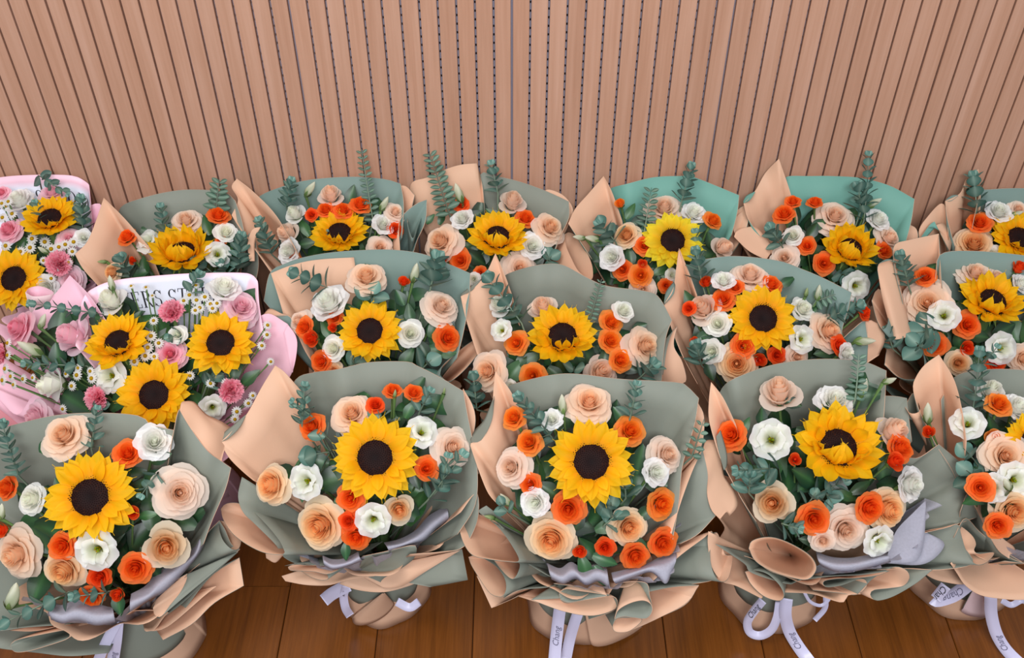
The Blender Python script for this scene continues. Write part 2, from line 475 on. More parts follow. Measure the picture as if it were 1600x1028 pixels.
# ------------------------------------------------------------------ bouquet assembly
TH = 0.0007
def sheet(name, G, parent, org, mats, white=None):
    """Two-sided paper from a grid of points G (nv x nu x 3); mats = (camera side, other side)."""
    G = np.asarray(G, float); nv, nu = G.shape[:2]
    du = np.gradient(G, axis=1); dv = np.gradient(G, axis=0)
    n = np.cross(du, dv); n /= (np.linalg.norm(n, axis=2, keepdims=True)+1e-12)
    A = (G+n*TH/2).reshape(-1, 3)-np.array(org); B = (G-n*TH/2).reshape(-1, 3)-np.array(org)
    V = np.vstack([A, B]); off = nv*nu
    F = []; M = []
    for j in range(nv-1):
        for i in range(nu-1):
            a, b, c, d = j*nu+i, j*nu+i+1, (j+1)*nu+i+1, (j+1)*nu+i
            F.append((a, b, c, d)); M.append(0)
            F.append((off+d, off+c, off+b, off+a)); M.append(1)
    top = (nv-1)*nu
    for i in range(nu-1):
        F.append((top+i, top+i+1, off+top+i+1, off+top+i)); M.append(1)
    for j in range(nv-1):
        for e in (0, nu-1):
            F.append((j*nu+e, (j+1)*nu+e, off+(j+1)*nu+e, off+j*nu+e)); M.append(1)
    me = mesh(name, V, F, [MATS.get(m, M_TISSUE) if isinstance(m, str) else m for m in mats], None, M)
    return put(name, me, parent)
def facing(G):
    G = np.asarray(G); du = np.gradient(G, axis=1); dv = np.gradient(G, axis=0)
    n = np.cross(du, dv); w = np.array(C0)-G
    return float((n*w).sum())
def split_corners(P):
    segs = [[]]
    for p in P:
        segs[-1].append(p)
        if len(p) > 3: segs.append([p])
    if len(segs[-1]) == 1: segs.pop()
    return segs
def rim_curve(P, z0, n=None):
    """P: (px, py[, z[, 'c']]) points -> smooth polyline in space; 'c' keeps a sharp corner."""
    Q = []
    for p in P:
        z = p[2] if len(p) > 2 and p[2] is not None else z0
        Q.append((p[0], p[1], z) + ((1,) if len(p) > 3 else ()))
    out = []
    for s in split_corners(Q):
        W = [at_z(p[0], p[1], p[2]) for p in s]
        k = max(3, 5*(len(s)-1)+1)
        c = catmull(W, k)
        out.append(c if not out else c[1:])
    c = np.vstack(out)
    if n:
        i = np.linspace(0, len(c)-1, n); i0 = np.floor(i).astype(int); i1 = np.minimum(i0+1, len(c)-1)
        c = c[i0]*(1-(i-i0))[:, None]+c[i1]*(i-i0)[:, None]
    return c
def cone(rim, neck, r=0.03, nv=7, belly=0.0, s0=0.0):
    neck = np.array(neck)
    d = rim-neck; h = d.copy(); h[:, 2] = 0
    h /= (np.linalg.norm(h, axis=1, keepdims=True)+1e-9)
    Q = neck+h*r
    S = np.linspace(s0, 1, nv)
    G = np.array([Q+(rim-Q)*s for s in S])
    m = len(rim); ph = float(abs(rim[0].sum())*97 % 6.3)        # soft unevenness of hand-folded paper
    ripple = np.array([math.sin(i*.31+ph)+.7*math.sin(i*.83+2*ph) for i in range(m)])[:, None]
    for k, s in enumerate(S): G[k] += h*ripple*.0022*math.sin(PI*min(1, s))
    if belly:
        for k, s in enumerate(S): G[k] += h*belly*4*s*(1-s)
    return G

class Bouquet:
    def __init__(b, name, label, centre, hs, group, sage='s', peach='p', front=False, cat='bouquet', shift=(0, 0)):
        b.S = at_z(centre[0], centre[1], hs)
        b.neck = Vector((b.S.x, b.S.y-.005, 0.12)); b.base = Vector((b.S.x+shift[0], b.S.y-.005+shift[1], 0))
        b.neck += Vector((shift[0]*.5, shift[1]*.5, 0))
        b.root = bpy.data.objects.new(name, None); COL.objects.link(b.root)
        b.root.location = b.base; b.root.empty_display_size = .05
        b.root['label'] = label; b.root['category'] = cat; b.root['group'] = group
        b.c = {'s': sage, 'p': peach}; b.front = front
        b.rnd = random.Random(int(centre[0]*7+centre[1]))
        b.pts = []; b.placed = []
    def mats(b, s): return [b.c.get(x, x) for x in s]
    # papers
    def flare(b, P, see='sp', z=.44, name='wrapping_sheet', r=.03, belly=0.0, neck=None, hi=None):
        if hi: neck = Vector((b.S.x, b.S.y-.01, hi))
        if len(P) > 4 and len(P[1]) + len(P[2]) > 6 and (len(P[1]) > 3 or len(P[2]) > 3) and P[0][0] > P[2][0] and see[0] == 'p':
            P = [(P[0][0], P[0][1], P[0][2]-.02)]+P[1:]        # a side flap starts tucked behind the flowers
        if len(P) > 6 and P[0][0] < P[2][0] and sum(p[1] for p in P[2:5]) < sum(p[1] for p in (P[0], P[0], P[-1])) and min(p[2] for p in P[2:5]) > .43:
            P = [(p[0], p[1], p[2]-d)+tuple(p[3:]) for p, d in zip(P, (.04, .035, .018)+(0,)*len(P))]   # the back sheet starts behind its side flap
        G = cone(rim_curve(P, z), b.neck if neck is None else Vector(at_z(*neck)) if isinstance(neck, tuple) else neck, r, 8, belly)
        m = b.mats(see)
        if facing(G) < 0: m = m[::-1]
        return sheet(name, G, b.root, b.base, m)
    def horn(b, P, z, k=.03, see='sp', name='wrapping_fold', neck=None, r=.03, hi=None):
        """A rolled fold of paper: closed mouth P seen from outside; see = (outside, inside) colours."""
        nk = at_z(*neck) if neck else Vector((b.S.x, b.S.y-.01, hi)) if hi else b.neck
        nx = 800+(nk-C0).x/depth(nk)*FOC; ny = 514-(nk-C0).dot(UPV)/depth(nk)*FOC
        cx = sum(p[0] for p in P)/len(P); cy = sum(p[1] for p in P)/len(P)
        L = math.hypot(nx-cx, ny-cy)+1e-6; hx, hy = (nx-cx)/L, (ny-cy)/L
        # the long axis stays level, the side towards the neck stands higher
        R = max(abs((p[0]-cx)*hx+(p[1]-cy)*hy) for p in P)+1e-6
        Q = [(p[0], p[1], z+k*((p[0]-cx)*hx+(p[1]-cy)*hy)/R) for p in P]
        Q = Q+[Q[0]]
        rim = rim_curve(Q, z)
        c = rim.mean(axis=0); nkv = np.array(nk)
        S = np.linspace(0.04, 1, 9)
        G = np.array([nkv+(rim-nkv)*s for s in S])
        du = np.gradient(G, axis=1); dv = np.gradient(G, axis=0); n = np.cross(du, dv)
        ax = np.array([nkv+(c-nkv)*s for s in S])[:, None, :]
        m = b.mats(see)
        if float((n*(G-ax)).sum()) < 0: m = m[::-1]
        return sheet(name, G, b.root, b.base, m)
    def strip(b, rows, see='ps', z=.4, name='turned_edge'):
        n = max(12, 5*max(len(r) for r in rows))
        K = np.array([rim_curve(r, z, n) for r in rows])
        if len(rows) > 2: G = np.array([catmull(K[:, i], 9) for i in range(n)]).transpose(1, 0, 2)
        else: G = np.array([K[0]*(1-s)+K[1]*s for s in np.linspace(0, 1, 5)])
        m = b.mats(see)
        if facing(G) < 0: m = m[::-1]
        return sheet(name, G, b.root, b.base, m)
    def tissue(b, P, z=.27, amp=.010, freq=9, r=.05, name='tissue_sheet'):
        R = rim_curve(P, z, 15*len(P)); G = cone(R, b.neck, r, 9)
        nu = G.shape[1]; ph = b.rnd.uniform(0, 6)
        for j in range(G.shape[0]):
            s = j/(G.shape[0]-1)
            for i in range(nu):
                t = i/(nu-1)
                w = amp*s*s*(math.sin(2*PI*freq*t+ph)+.5*math.sin(2*PI*freq*2.3*t+ph*2))
                G[j, i] += np.array(PLN)*w*.8+np.array((0, -.4*w, .3*w))
        V = G.reshape(-1, 3)-np.array(b.base); nv = G.shape[0]
        F = [(j*nu+i, j*nu+i+1, (j+1)*nu+i+1, (j+1)*nu+i) for j in range(nv-1) for i in range(nu-1)]
        return put(name, mesh(name, V, F, [M_TISSUE]), b.root)
    def ring(b, radius, z, see, name, wave=.012, waves=9, a0=0.0, a1=2*PI, z0=None, r0=.03, lean=0.0, belly=0.0):
        n = 120; ph = b.rnd.uniform(0, 6); rows = []
        zb = b.neck.z if z0 is None else z0
        for s in np.linspace(0, 1, 7):
            row = []
            for a in np.linspace(a0, a1, n):
                w = wave*s*s*(math.sin(waves*a+ph)+.6*math.sin(waves*1.7*a+2*ph))
                rr = r0+(radius-r0)*s+w+belly*4*s*(1-s)
                row.append((b.base.x+rr*math.cos(a), min(b.base.y+rr*math.sin(a), YMAX), max(.0012, zb+(z-zb)*s+w*.6*(z > .05)+lean*s*math.sin(a))))
            rows.append(row)
        G = np.array(rows); m = b.mats(see)
        du = np.gradient(G, axis=1); dv = np.gradient(G, axis=0); nn = np.cross(du, dv)
        ax = np.array([b.base.x, b.base.y, 0]); rad = G-ax; rad[:, :, 2] = 0
        if float((nn*rad).sum()) < 0: m = m[::-1]
        return sheet(name, G, b.root, b.base, m)
    # flowers
    def flower(b, code, px, py, r, tx=0.0, ty=0.0, cup=0.0, lift=0.0):
        dome = .022*max(0, 1-(((px-b.cx)/150)**2+((py-b.cy)/150)**2)) if b.front else .012
        if code in 'SZ': lift += .012
        P = on_plane(px, py, b.S, lift+dome)
        up = 0.0
        for (qx, qy, qr, qs, qc) in b.placed:                  # a flower that overlaps one already placed stands in front of it
            ov = 1-math.hypot(px-qx, py-qy)/(.92*(r+qr))
            if qc in 'SZ' and py < qy-10 and code not in 'D':
                if ov > 0: up = min(up, -min(.03, ov*1.6*r*depth(P)/FOC))
            elif ov > 0: up = max(up, qs+min(.042, ov*1.7*min(r, qr)*depth(P)/FOC))
        up = min(up, .075)
        b.placed.append((px, py, r, up, code))
        P = P-ray(px, py).normalized()*up
        R = r*depth(P)/FOC
        off = P-b.S; ox, oy = off.dot(RGT)/.15, off.dot(PLU)/.15
        if code in 'S': ox *= .3; oy *= .3
        ax = (PLN+RGT*(.42*ox+tx)+PLU*(.42*oy+ty)).normalized()
        if code != 'D': b.pts.append((P, R))
        q = Vector((0, 0, 1)).rotation_difference(ax)
        spin = b.rnd.uniform(0, 2*PI)
        Mw = Matrix.Translation(P-b.base) @ q.to_matrix().to_4x4() @ Matrix.Rotation(spin, 4, 'Z') @ Matrix.Scale(R, 4)
        if code in ('S', 'Z'):
            Mw = Matrix.Translation(P-b.base) @ q.to_matrix().to_4x4() @ Matrix.Rotation(spin, 4, 'Z') @ Matrix.Scale(R*1.04, 4)
            head = put('sunflower', SUN_DISC, b.root, Mw)
            put('sepals', SUN_BACK, head)
            ci = 1 if code == 'Z' else 0
            up = (Mw.to_3x3().inverted() @ UPV).normalized()
            for lay, n in ((0, 18), (1, 16), (2, 9)):
                for k in range(n):
                    a = 2*PI*(k+.5*lay)/n+b.rnd.uniform(-.1, .1)
                    low = -(math.cos(a)*up.x+math.sin(a)*up.y)         # 1 for petals on the underside
                    cl = max(1.6*cup*(.3+1.0*max(0, low+.1)), .16*max(0, low)) if cup < .7 else cup*(.8+.2*low)
                    cl *= b.rnd.uniform(.6, 1.2)
                    bi = 0 if cl < .2 else 1 if cl < .7 else 2
                    tilt = (.02, -.2, -.34)[lay]-cl*(.5, 1.6, 2.0)[lay]+b.rnd.uniform(-.18, .13)
                    if lay == 2 and cup < .05 and low < .2: continue
                    sc = (1.0, .92, .7)[lay]*b.rnd.uniform(.86, 1.08)
                    m = Matrix.Rotation(a, 4, 'Z') @ Matrix.Translation((.37-.01*lay, 0, .0+.025*lay)) @ Matrix.Rotation(tilt, 4, 'Y') @ Matrix.Rotation(b.rnd.uniform(-.3, .3), 4, 'X') @ Matrix.Scale(sc, 4)
                    put('petal', SUNP[bi][b.rnd.randrange(3)][ci], head, m)
            b.stem(head, Mw, P, ax, R*.2, .012)
            return head
        if code == 'D':
            head = put('chamomile', CHAM, b.root, Mw); put('flower_eye', CHEYE, head)
            b.stem(head, Mw, P, ax, .0, .0011)
            return head
        if code in 'B':
            a = math.radians(tx); ax = (RGT*math.cos(a)+UPV*math.sin(a)+PLN*ty).normalized()
            q = Vector((0, 0, 1)).rotation_difference(ax)
            Mw = Matrix.Translation(P-b.base) @ q.to_matrix().to_4x4() @ Matrix.Rotation(spin, 4, 'Z') @ Matrix.Scale(R*1.15, 4)
            head = put('lisianthus_bud', BUD if r > 8 else BUDG, b.root, Mw); put('calyx', CALYXB, head)
            b.stem(head, Mw, P, ax, R*.9, .0018)
            return head
        var = PROTO[code][b.rnd.randrange(len(PROTO[code]))]
        sc = {'P': .98, 'A': 1.0, 'Q': .98, 'K': .98, 'J': .98, 'O': 1.02, 'Y': 1.02, 'R': 1.02, 'W': 1.02, 'w': 1.02, 'p': 1.1, 'q': 1.1, 'k': 1.1, 'v': 1.1, 'o': 1.15, 'y': 1.15, 'L': 1.04, 'C': 1.1}[code]
        Mw = Mw @ Matrix.Scale(sc, 4)
        if code in 'pqkv': Mw = Mw @ Matrix.Translation((0, 0, -.15))
        head = put(var[0], var[1], b.root, Mw)
        for me, m in var[2]: put('petal', me, head, m)
        if code in 'oyORYwv': put('calyx', CALYX, head)
        b.stem(head, Mw, P, ax, R*.7, .0022 if code not in 'oyOR' else .0016)
        return head
    def stem(b, head, Mw, P, ax, back, rad):
        top = P-ax*back
        bot = b.neck+Vector((b.rnd.uniform(-.012, .012), b.rnd.uniform(-.012, .012), .02))
        v = top-bot; L = v.length
        q = Vector((0, 0, 1)).rotation_difference(v.normalized())
        W = Matrix.Translation(top-b.base) @ q.to_matrix().to_4x4() @ Matrix.Diagonal((rad, rad, L, 1))
        put('stem', STEM, head, Mw.inverted() @ W)
    def sprig(b, x0, y0, x1, y1, r, n, kind='e', lift=.012, bend=0.0):
        P0 = on_plane(x0, y0, b.S, .002+lift*.5); P1 = on_plane(x1, y1, b.S, lift+.012)
        if abs(P1.y-YMAX) < 1e-4: P1 = P1-RGT*0+Vector((0, -.004, 0))
        d = (P1-P0); L = d.length; dn = d.normalized()
        side = dn.cross(PLN).normalized(); up = side.cross(dn).normalized()
        def pos(t): return P0+d*t+side*(bend*L*math.sin(PI*t))+up*(.03*L*math.sin(PI*t))
        org = P0
        mb = MB(); root = b.neck+Vector((0, 0, .03))
        pts = [P0+(root-P0)*k for k in (1, .66, .33)]+[pos(t) for t in np.linspace(0, 1, 7)]
        mb.tube([p-org for p in pts], [.0016]*4+[.0014, .0013, .0012, .001, .0008, .0006], 5, lin('#6d7f6c'))
        st = put('eucalyptus_sprig', mb.build('eucalyptus_sprig', [M_LEAF]), b.root, Matrix.Translation(org-b.base))
        protos = ELEAF if kind == 'e' else FLEAF
        R = (2.25 if kind == 'e' else 1.75)*r*depth(P0)/FOC
        a0 = b.rnd.uniform(0, .6)
        for k in range(n):
            t = (k+.25)/n if n > 1 else .5
            p = pos(t); s = R*(1.0-.42*t)*b.rnd.uniform(.88, 1.08)
            ang = (k % 2)*PI/2+a0 if kind == 'e' else b.rnd.uniform(-.35, .35)
            rise = .45+.5*t if kind == 'e' else .12+.5*t
            for sgn in (0, PI):
                a = ang+sgn+b.rnd.uniform(-.2, .2)
                o = side*math.cos(a)+up*math.sin(a)
                x = (o*math.cos(rise)+dn*math.sin(rise)).normalized()
                zc = (dn*math.cos(rise)-o*math.sin(rise)).normalized()
                if kind != 'e': zc = (zc*.7+up*.75); zc = (zc-x*zc.dot(x)).normalized()
                y = zc.cross(x)
                m = Matrix((x, y, zc)).transposed().to_4x4()
                put('leaf', protos[b.rnd.randrange(len(protos))], st, Matrix.Translation(p+o*.0015-org) @ m @ Matrix.Scale(s, 4))
        if kind == 'e' and n > 2:
            for sgn in (0, PI):
                x = (side*math.cos(sgn)*.6+dn).normalized(); y = up.cross(x); m = Matrix((x, y, x.cross(y))).transposed().to_4x4()
                put('leaf', protos[0], st, Matrix.Translation(pos(1)-org) @ m @ Matrix.Scale(R*.4, 4))
        return st
    def gleaf(b, px, py, r, ang, tip=.25, lift=0.0):
        P = on_plane(px, py, b.S, lift); a = math.radians(ang)
        x = (RGT*math.cos(a)+UPV*math.sin(a)+PLN*tip).normalized(); y = PLN.cross(x).normalized(); z = x.cross(y)
        s = 2*r*depth(P)/FOC
        put('leaf', GLEAF[b.rnd.randrange(4)], b.root, Matrix.Translation(P-x*s*.5-b.base) @ Matrix((x, y, z)).transposed().to_4x4() @ Matrix.Scale(s, 4))
    def greens(b, n, xmin=-1e9):
        for k in range(n):
            (P, r), (Q, r2) = b.rnd.choice(b.pts), b.rnd.choice(b.pts)
            t = b.rnd.uniform(.1, .6)
            c = P.lerp(Q, t)+RGT*b.rnd.uniform(-.02, .02)+PLU*b.rnd.uniform(-.02, .02)
            dp = b.rnd.uniform(.028, .05) if k % 2 else b.rnd.uniform(.05, .085)
            c = c-PLN*dp
            c += (b.neck+Vector((0, 0, .15))-c)*(.08 if k % 2 else .2)
            if (c-C0).dot(RGT)/depth(c)*FOC+800 < xmin: continue
            a = b.rnd.uniform(0, 2*PI)
            x = (RGT*math.cos(a)+PLU*math.sin(a)+PLN*b.rnd.uniform(-.2, .5)).normalized()
            y = (PLN+RGT*b.rnd.uniform(-.4, .4)).cross(x).normalized(); z = x.cross(y)
            s = b.rnd.uniform(.045, .07)
            put('leaf', GLEAF[b.rnd.randrange(4)], b.root, Matrix.Translation(c-x*s*.5-b.base) @ Matrix((x, y, z)).transposed().to_4x4() @ Matrix.Scale(s, 4))
    def fill(b, text):
        rows = [l.split() for l in text.strip().splitlines() if l.strip()]
        fl = [r for r in rows if r[0] not in 'EFG']
        sun = [r for r in fl if r[0] in 'SZ']
        b.cx, b.cy = 800+(b.S-C0).x/depth(b.S)*FOC, 514-(b.S-C0).dot(UPV)/depth(b.S)*FOC
        for r in fl: b.flower(r[0], *map(float, r[1:]))
        for r in rows:
            v = list(map(float, r[1:]))
            if r[0] in 'EF': b.sprig(v[0], v[1], v[2], v[3], v[4], int(v[5]), 'e' if r[0] == 'E' else 'f', *(v[6:]))
            elif r[0] == 'G': b.gleaf(*v)
    def base_wrap(b, scale=1.0):
        b.ring(.082*scale, .0015, 'pp', 'base_wrap', .0022, 5, r0=.034, z0=.125, belly=.008)
        b.ring(.070*scale, .045, 'sp', 'base_wrap', .002, 3, r0=.037, z0=.125, a0=-.95*PI, a1=-.1*PI, belly=.008)
        mb = MB()
        mb.grid(lambda u, v: (.041*math.cos(PI*v), .041*math.sin(PI*v), .112+.018*u), 1, 28, wrap=True)
        put('ribbon_band', mb.build('ribbon_band', [M_RIBBON], cols=False), b.root)
    def ribbon(b, P, width, z=None, name='ribbon_tail', turn=None, text=None, tsize=.75, ink=None, t0=.1, flip=False):
        """A flat satin band along the points (px, py, z); its width lies across the path, level with the floor unless turn tips it."""
        W = [at_z(*p[:3]) for p in P]; n = 8*(len(W)-1)+1
        c = catmull(W, n); rows = [[], []]; fr = []
        for i in range(n):
            t = c[min(i+1, n-1)]-c[max(i-1, 0)]; t /= np.linalg.norm(t)+1e-9
            view = np.array(C0)-c[i]; view /= np.linalg.norm(view)
            s = np.cross(t, view); s /= np.linalg.norm(s)+1e-9
            if turn is not None:
                q = turn[0]+(turn[1]-turn[0])*i/(n-1)
                s = s*math.cos(q)+np.cross(t, s)*math.sin(q)
            w = width*depth(Vector(c[i]))/FOC/2
            rows[0].append(c[i]-s*w); rows[1].append(c[i]+s*w); fr.append((t, s))
        G = np.array([np.array(rows[0])*(1-k)+np.array(rows[1])*k for k in (0, .5, 1)])
        for g in G.reshape(-1, 3): g[2] = max(g[2], .0012)
        o = sheet(name, G, b.root, b.base, [M_RIBBON, M_RIBBON])
        if text:
            put_text(b, text, c, fr, width, tsize, o, ink or M_GREYINK, t0, flip)
        return o

def text_mesh(body, shear=.3, res=2):
    cu = bpy.data.curves.new('lettering', 'FONT'); cu.body = body; cu.shear = shear; cu.size = 1.0; cu.resolution_u = res
    ob = bpy.data.objects.new('lettering', cu); COL.objects.link(ob)
    bpy.context.view_layer.update()
    me = bpy.data.meshes.new_from_object(ob.evaluated_get(bpy.context.evaluated_depsgraph_get()))
    V = np.array([v.co[:] for v in me.vertices]); F = [tuple(p.vertices) for p in me.polygons]
    bpy.data.objects.remove(ob); bpy.data.curves.remove(cu); bpy.data.meshes.remove(me)
    return V, F
def put_text(b, body, c, fr, width, tsize, parent, ink, t0, flip):
    V, F = text_mesh(body)
    L = np.concatenate([[0], np.cumsum(np.linalg.norm(np.diff(c, axis=0), axis=1))])
    W = width*depth(Vector(c[0]))/FOC; s = W*tsize
    out = []
    for v in V:
        x = t0*L[-1]+v[0]*s; y = (v[1]-.3)*s
        if flip: x = L[-1]-x; y = -y
        x = min(max(x, 0), L[-1]-1e-5)
        i = min(int(np.searchsorted(L, x, 'right'))-1, len(L)-2); k = (x-L[i])/(L[i+1]-L[i]+1e-9)
        p = c[i]*(1-k)+c[i+1]*k; t, sd = fr[i]
        view = np.array(C0)-p; n = np.cross(t, sd); n *= np.sign(n @ view) or 1
        q = p-sd*y+n*.0012; q[2] = max(q[2], .0022)
        out.append(q-np.array(b.base))
    put('lettering', mesh('lettering', out, F, [ink], smooth=False), parent)
# ------------------------------------------------------------------ the setting: slatted wall and plank floor
def wood(name, c0, c1, c2, axis, rough, scale, spec=.4, coat=0.0, vary=.1):
    m, nt, p, out = new_mat(name)
    tc = N(nt, 'ShaderNodeTexCoord'); oi = N(nt, 'ShaderNodeObjectInfo')
    mu = N(nt, 'ShaderNodeVectorMath', operation='MULTIPLY_ADD')
    cm = N(nt, 'ShaderNodeCombineXYZ')
    for i in range(3): nt.links.new(oi.outputs['Random'], cm.inputs[i])
    sc = N(nt, 'ShaderNodeVectorMath', operation='SCALE'); sc.inputs['Scale'].default_value = 37.0
    nt.links.new(cm.outputs[0], sc.inputs[0])
    s = [scale, scale, scale]; s[axis] = scale*.035
    mu.inputs[1].default_value = s
    nt.links.new(tc.outputs['Object'], mu.inputs[0]); nt.links.new(sc.outputs[0], mu.inputs[2])
    n1 = N(nt, 'ShaderNodeTexNoise'); n1.inputs['Scale'].default_value = 1.0; n1.inputs['Detail'].default_value = 6; n1.inputs['Distortion'].default_value = .6
    nt.links.new(mu.outputs[0], n1.inputs['Vector'])
    n2 = N(nt, 'ShaderNodeTexNoise'); n2.inputs['Scale'].default_value = 5.5; n2.inputs['Detail'].default_value = 3
    nt.links.new(mu.outputs[0], n2.inputs['Vector'])
    r = N(nt, 'ShaderNodeValToRGB'); e = r.color_ramp.elements
    e[0].position = .3; e[0].color = (*lin(c0), 1); e[1].position = .72; e[1].color = (*lin(c2), 1)
    k = e.new(.5); k.color = (*lin(c1), 1)
    mx = N(nt, 'ShaderNodeMath', operation='MULTIPLY_ADD'); mx.inputs[1].default_value = .35
    ms = N(nt, 'ShaderNodeMath', operation='MULTIPLY'); ms.inputs[1].default_value = .68
    nt.links.new(n1.outputs[0], ms.inputs[0])
    nt.links.new(n2.outputs[0], mx.inputs[0]); nt.links.new(ms.outputs[0], mx.inputs[2])
    nt.links.new(mx.outputs[0], r.inputs[0])
    hs = N(nt, 'ShaderNodeHueSaturation'); mr = N(nt, 'ShaderNodeMapRange')
    mr.inputs['To Min'].default_value = 1-vary; mr.inputs['To Max'].default_value = 1+vary
    nt.links.new(oi.outputs['Random'], mr.inputs[0]); nt.links.new(mr.outputs[0], hs.inputs['Value'])
    nt.links.new(r.outputs[0], hs.inputs['Color']); nt.links.new(hs.outputs[0], p.inputs['Base Color'])
    b = N(nt, 'ShaderNodeBump'); b.inputs['Strength'].default_value = .08; b.inputs['Distance'].default_value = .002
    nt.links.new(mx.outputs[0], b.inputs['Height']); nt.links.new(b.outputs[0], p.inputs['Normal'])
    p.inputs['Roughness'].default_value = rough; p.inputs['Specular IOR Level'].default_value = spec
    p.inputs['Coat Weight'].default_value = coat; p.inputs['Coat Roughness'].default_value = .22
    return m
M_SLAT = wood('beech_veneer', '#ae8168', '#ba8e76', '#c49a84', 2, .55, 42, .3, 0, .03)
M_PLANK = wood('brown_floorboard', '#5a3110', '#6f3e14', '#80491a', 1, .28, 75, .5, .25, .07)

PITCHW = .032; WX = 1.76; WH = 2.5
mb = MB(); mb.box(-WX, WX, WALL_Y+.004, WALL_Y+.05, 0, WH)
wall = put('wall_back', mb.build('wall_back', [M_GROOVE], smooth=False, cols=False)); wall['kind'] = 'structure'
def slat_mesh(w):
    mb = MB(); c = .0007
    x0, x1 = -w/2, w/2
    P = [(x0, 0.0042), (x0, -.006+c), (x0+c, -.006), (x1-c, -.006), (x1, -.006+c), (x1, .0042)]
    b = 0
    for z in (0.0, WH): mb.v += [(x, y, z) for x, y in P]
    mb.c = [(1, 1, 1)]*12
    for i in range(5): mb.f.append((i, i+1, i+7, i+6)); mb.m.append(0)
    mb.f.append((5, 4, 3, 2, 1, 0)); mb.m.append(0); mb.f.append((6, 7, 8, 9, 10, 11)); mb.m.append(0)
    return mb.build('slat', [M_SLAT], smooth=False, cols=False)
SLAT = slat_mesh(PITCHW-.0036); SLATN = slat_mesh(PITCHW-.0044)
n = int(WX/PITCHW)
holes = MB()
for k in range(-n, n):
    joint = k % 12 == 11
    put('slat', SLATN if joint else SLAT, wall, Matrix.Translation((k*PITCHW+PITCHW/2, WALL_Y, 0)))
    if k % 12 != 11 and abs(k) < 40:
        x = (k+1)*PITCHW
        for j in range(20, int(1.75/.016)):
            z = j*.016+.004*((k*7) % 3)
            y = WALL_Y+.0036
            holes.box(x-.0013, x+.0013, y, y+.001, z-.002, z+.002)
h = put('perforations', holes.build('perforations', [M_DARK], smooth=False, cols=False), wall); h['kind'] = 'stuff'

FW = .165; FY0 = -.6
mb = MB(); mb.box(-2.0, 2.0, FY0, WALL_Y+.05, -.03, -.006)
floor = put('floor', mb.build('floor', [M_DARK], smooth=False, cols=False)); floor['kind'] = 'structure'
def plank_mesh(L):
    mb = MB(); w = FW-.0012; c = .0012
    P = [(-w/2, -.006), (-w/2, -c), (-w/2+c, 0), (w/2-c, 0), (w/2, -c), (w/2, -.006)]
    mb.v = [(x, y, z) for y in (0, L-.0012) for x, z in P]; mb.c = [(1, 1, 1)]*12
    for i in range(5): mb.f.append((i, i+6, i+7, i+1)); mb.m.append(0)
    mb.f.append((0, 1, 2, 3, 4, 5)); mb.m.append(0); mb.f.append((11, 10, 9, 8, 7, 6)); mb.m.append(0)
    return mb.build('plank', [M_PLANK], smooth=False, cols=False)
PLK = {}
rnd = random.Random(5)
for k in range(-12, 12):
    x = .2625-FW/2+k*FW
    cuts = [FY0]+({0: [.938], -4: [1.0]}.get(k, [rnd.uniform(.2, .7), rnd.uniform(1.1, 1.5)]))+[WALL_Y-.006]
    for a, b_ in zip(cuts, cuts[1:]):
        L = round(b_-a, 4)
        if L not in PLK: PLK[L] = plank_mesh(L)
        put('plank', PLK[L], floor, Matrix.Translation((x, a, 0)))
# ------------------------------------------------------------------ front row
G1 = 'sunflower bouquets in sage and peach paper'
b = Bouquet('bouquet', 'front row sunflower bouquet whose turned peach paper edge leans toward the pink bouquet', (141, 775), .38, G1, front=True)
b.base_wrap(1.1)
b.ring(.135, .235, 'sp', 'inner_wrap', .012, 7)
b.flare([(-110, 735, .40), (-90, 690, .42), (0, 669, .44), (85, 649, .45), (160, 645, .45), (218, 650, .45), (234, 664, .445, 'c'), (272, 672, .44)])
b.flare([(268, 690, .44), (281, 639, .45), (300, 672, .43), (325, 705, .41), (347, 721, .39), (361, 731, .38, 'c'), (352, 765, .36), (332, 812, .32), (318, 850, .29)], 'sp')
b.strip([[(281, 641, .45), (292, 660, .44), (308, 684, .42), (326, 705, .41), (346, 721, .39)], [(283, 630, .45), (297, 636, .445), (318, 658, .43), (338, 683, .41), (349, 708, .39)], [(287, 627, .445), (303, 628, .44), (322, 647, .425), (345, 658, .41), (363, 669, .39)]], 'pp')
b.flare([(320, 836, .28), (343, 813, .28, 'c'), (352, 828, .265), (362, 850, .255), (375, 858, .25, 'c'), (350, 880, .24), (330, 895, .23)], 'sp')
b.horn([(343, 813), (356, 816), (372, 824), (377, 842), (373, 857), (362, 858), (349, 845), (343, 828)], .27, .02)
b.flare([(195, 962, .235), (240, 928, .25), (291, 897, .26), (288, 903, .25), (270, 915, .22), (250, 932, .20), (240, 945, .19), (238, 955, .185), (243, 963, .185), (253, 965, .19), (285, 942, .215), (330, 900, .24), (372, 862, .25)], 'sp', .22)
b.flare([(15, 985, .20), (60, 985, .2), (130, 968, .215), (200, 955, .225), (260, 955, .215), (255, 965, .20), (240, 985, .19), (225, 985, .19), (260, 980, .19), (320, 930, .22), (338, 916, .22)], 'pp', .2)
b.flare([(290, 950, .2), (330, 900, .23), (374, 871, .24, 'c'), (381, 915, .21, 'c'), (335, 942, .2), (300, 975, .18), (255, 1000, .16)], 'ps', .2)
b.horn([(16, 1008), (25, 1000), (60, 992), (105, 984), (109, 990), (105, 998), (70, 1010), (40, 1018), (22, 1018)], .2, .02, 'ps')
b.flare([(-60, 990, .2), (-10, 1010, .18), (16, 1015, .18), (60, 1020, .17), (110, 1025, .16), (170, 1020, .15)], 'sp')
b.flare([(-90, 790, .38), (-100, 880, .3), (-80, 960, .24), (-20, 985, .22), (40, 980, .22), (110, 975, .22)], 'sp')
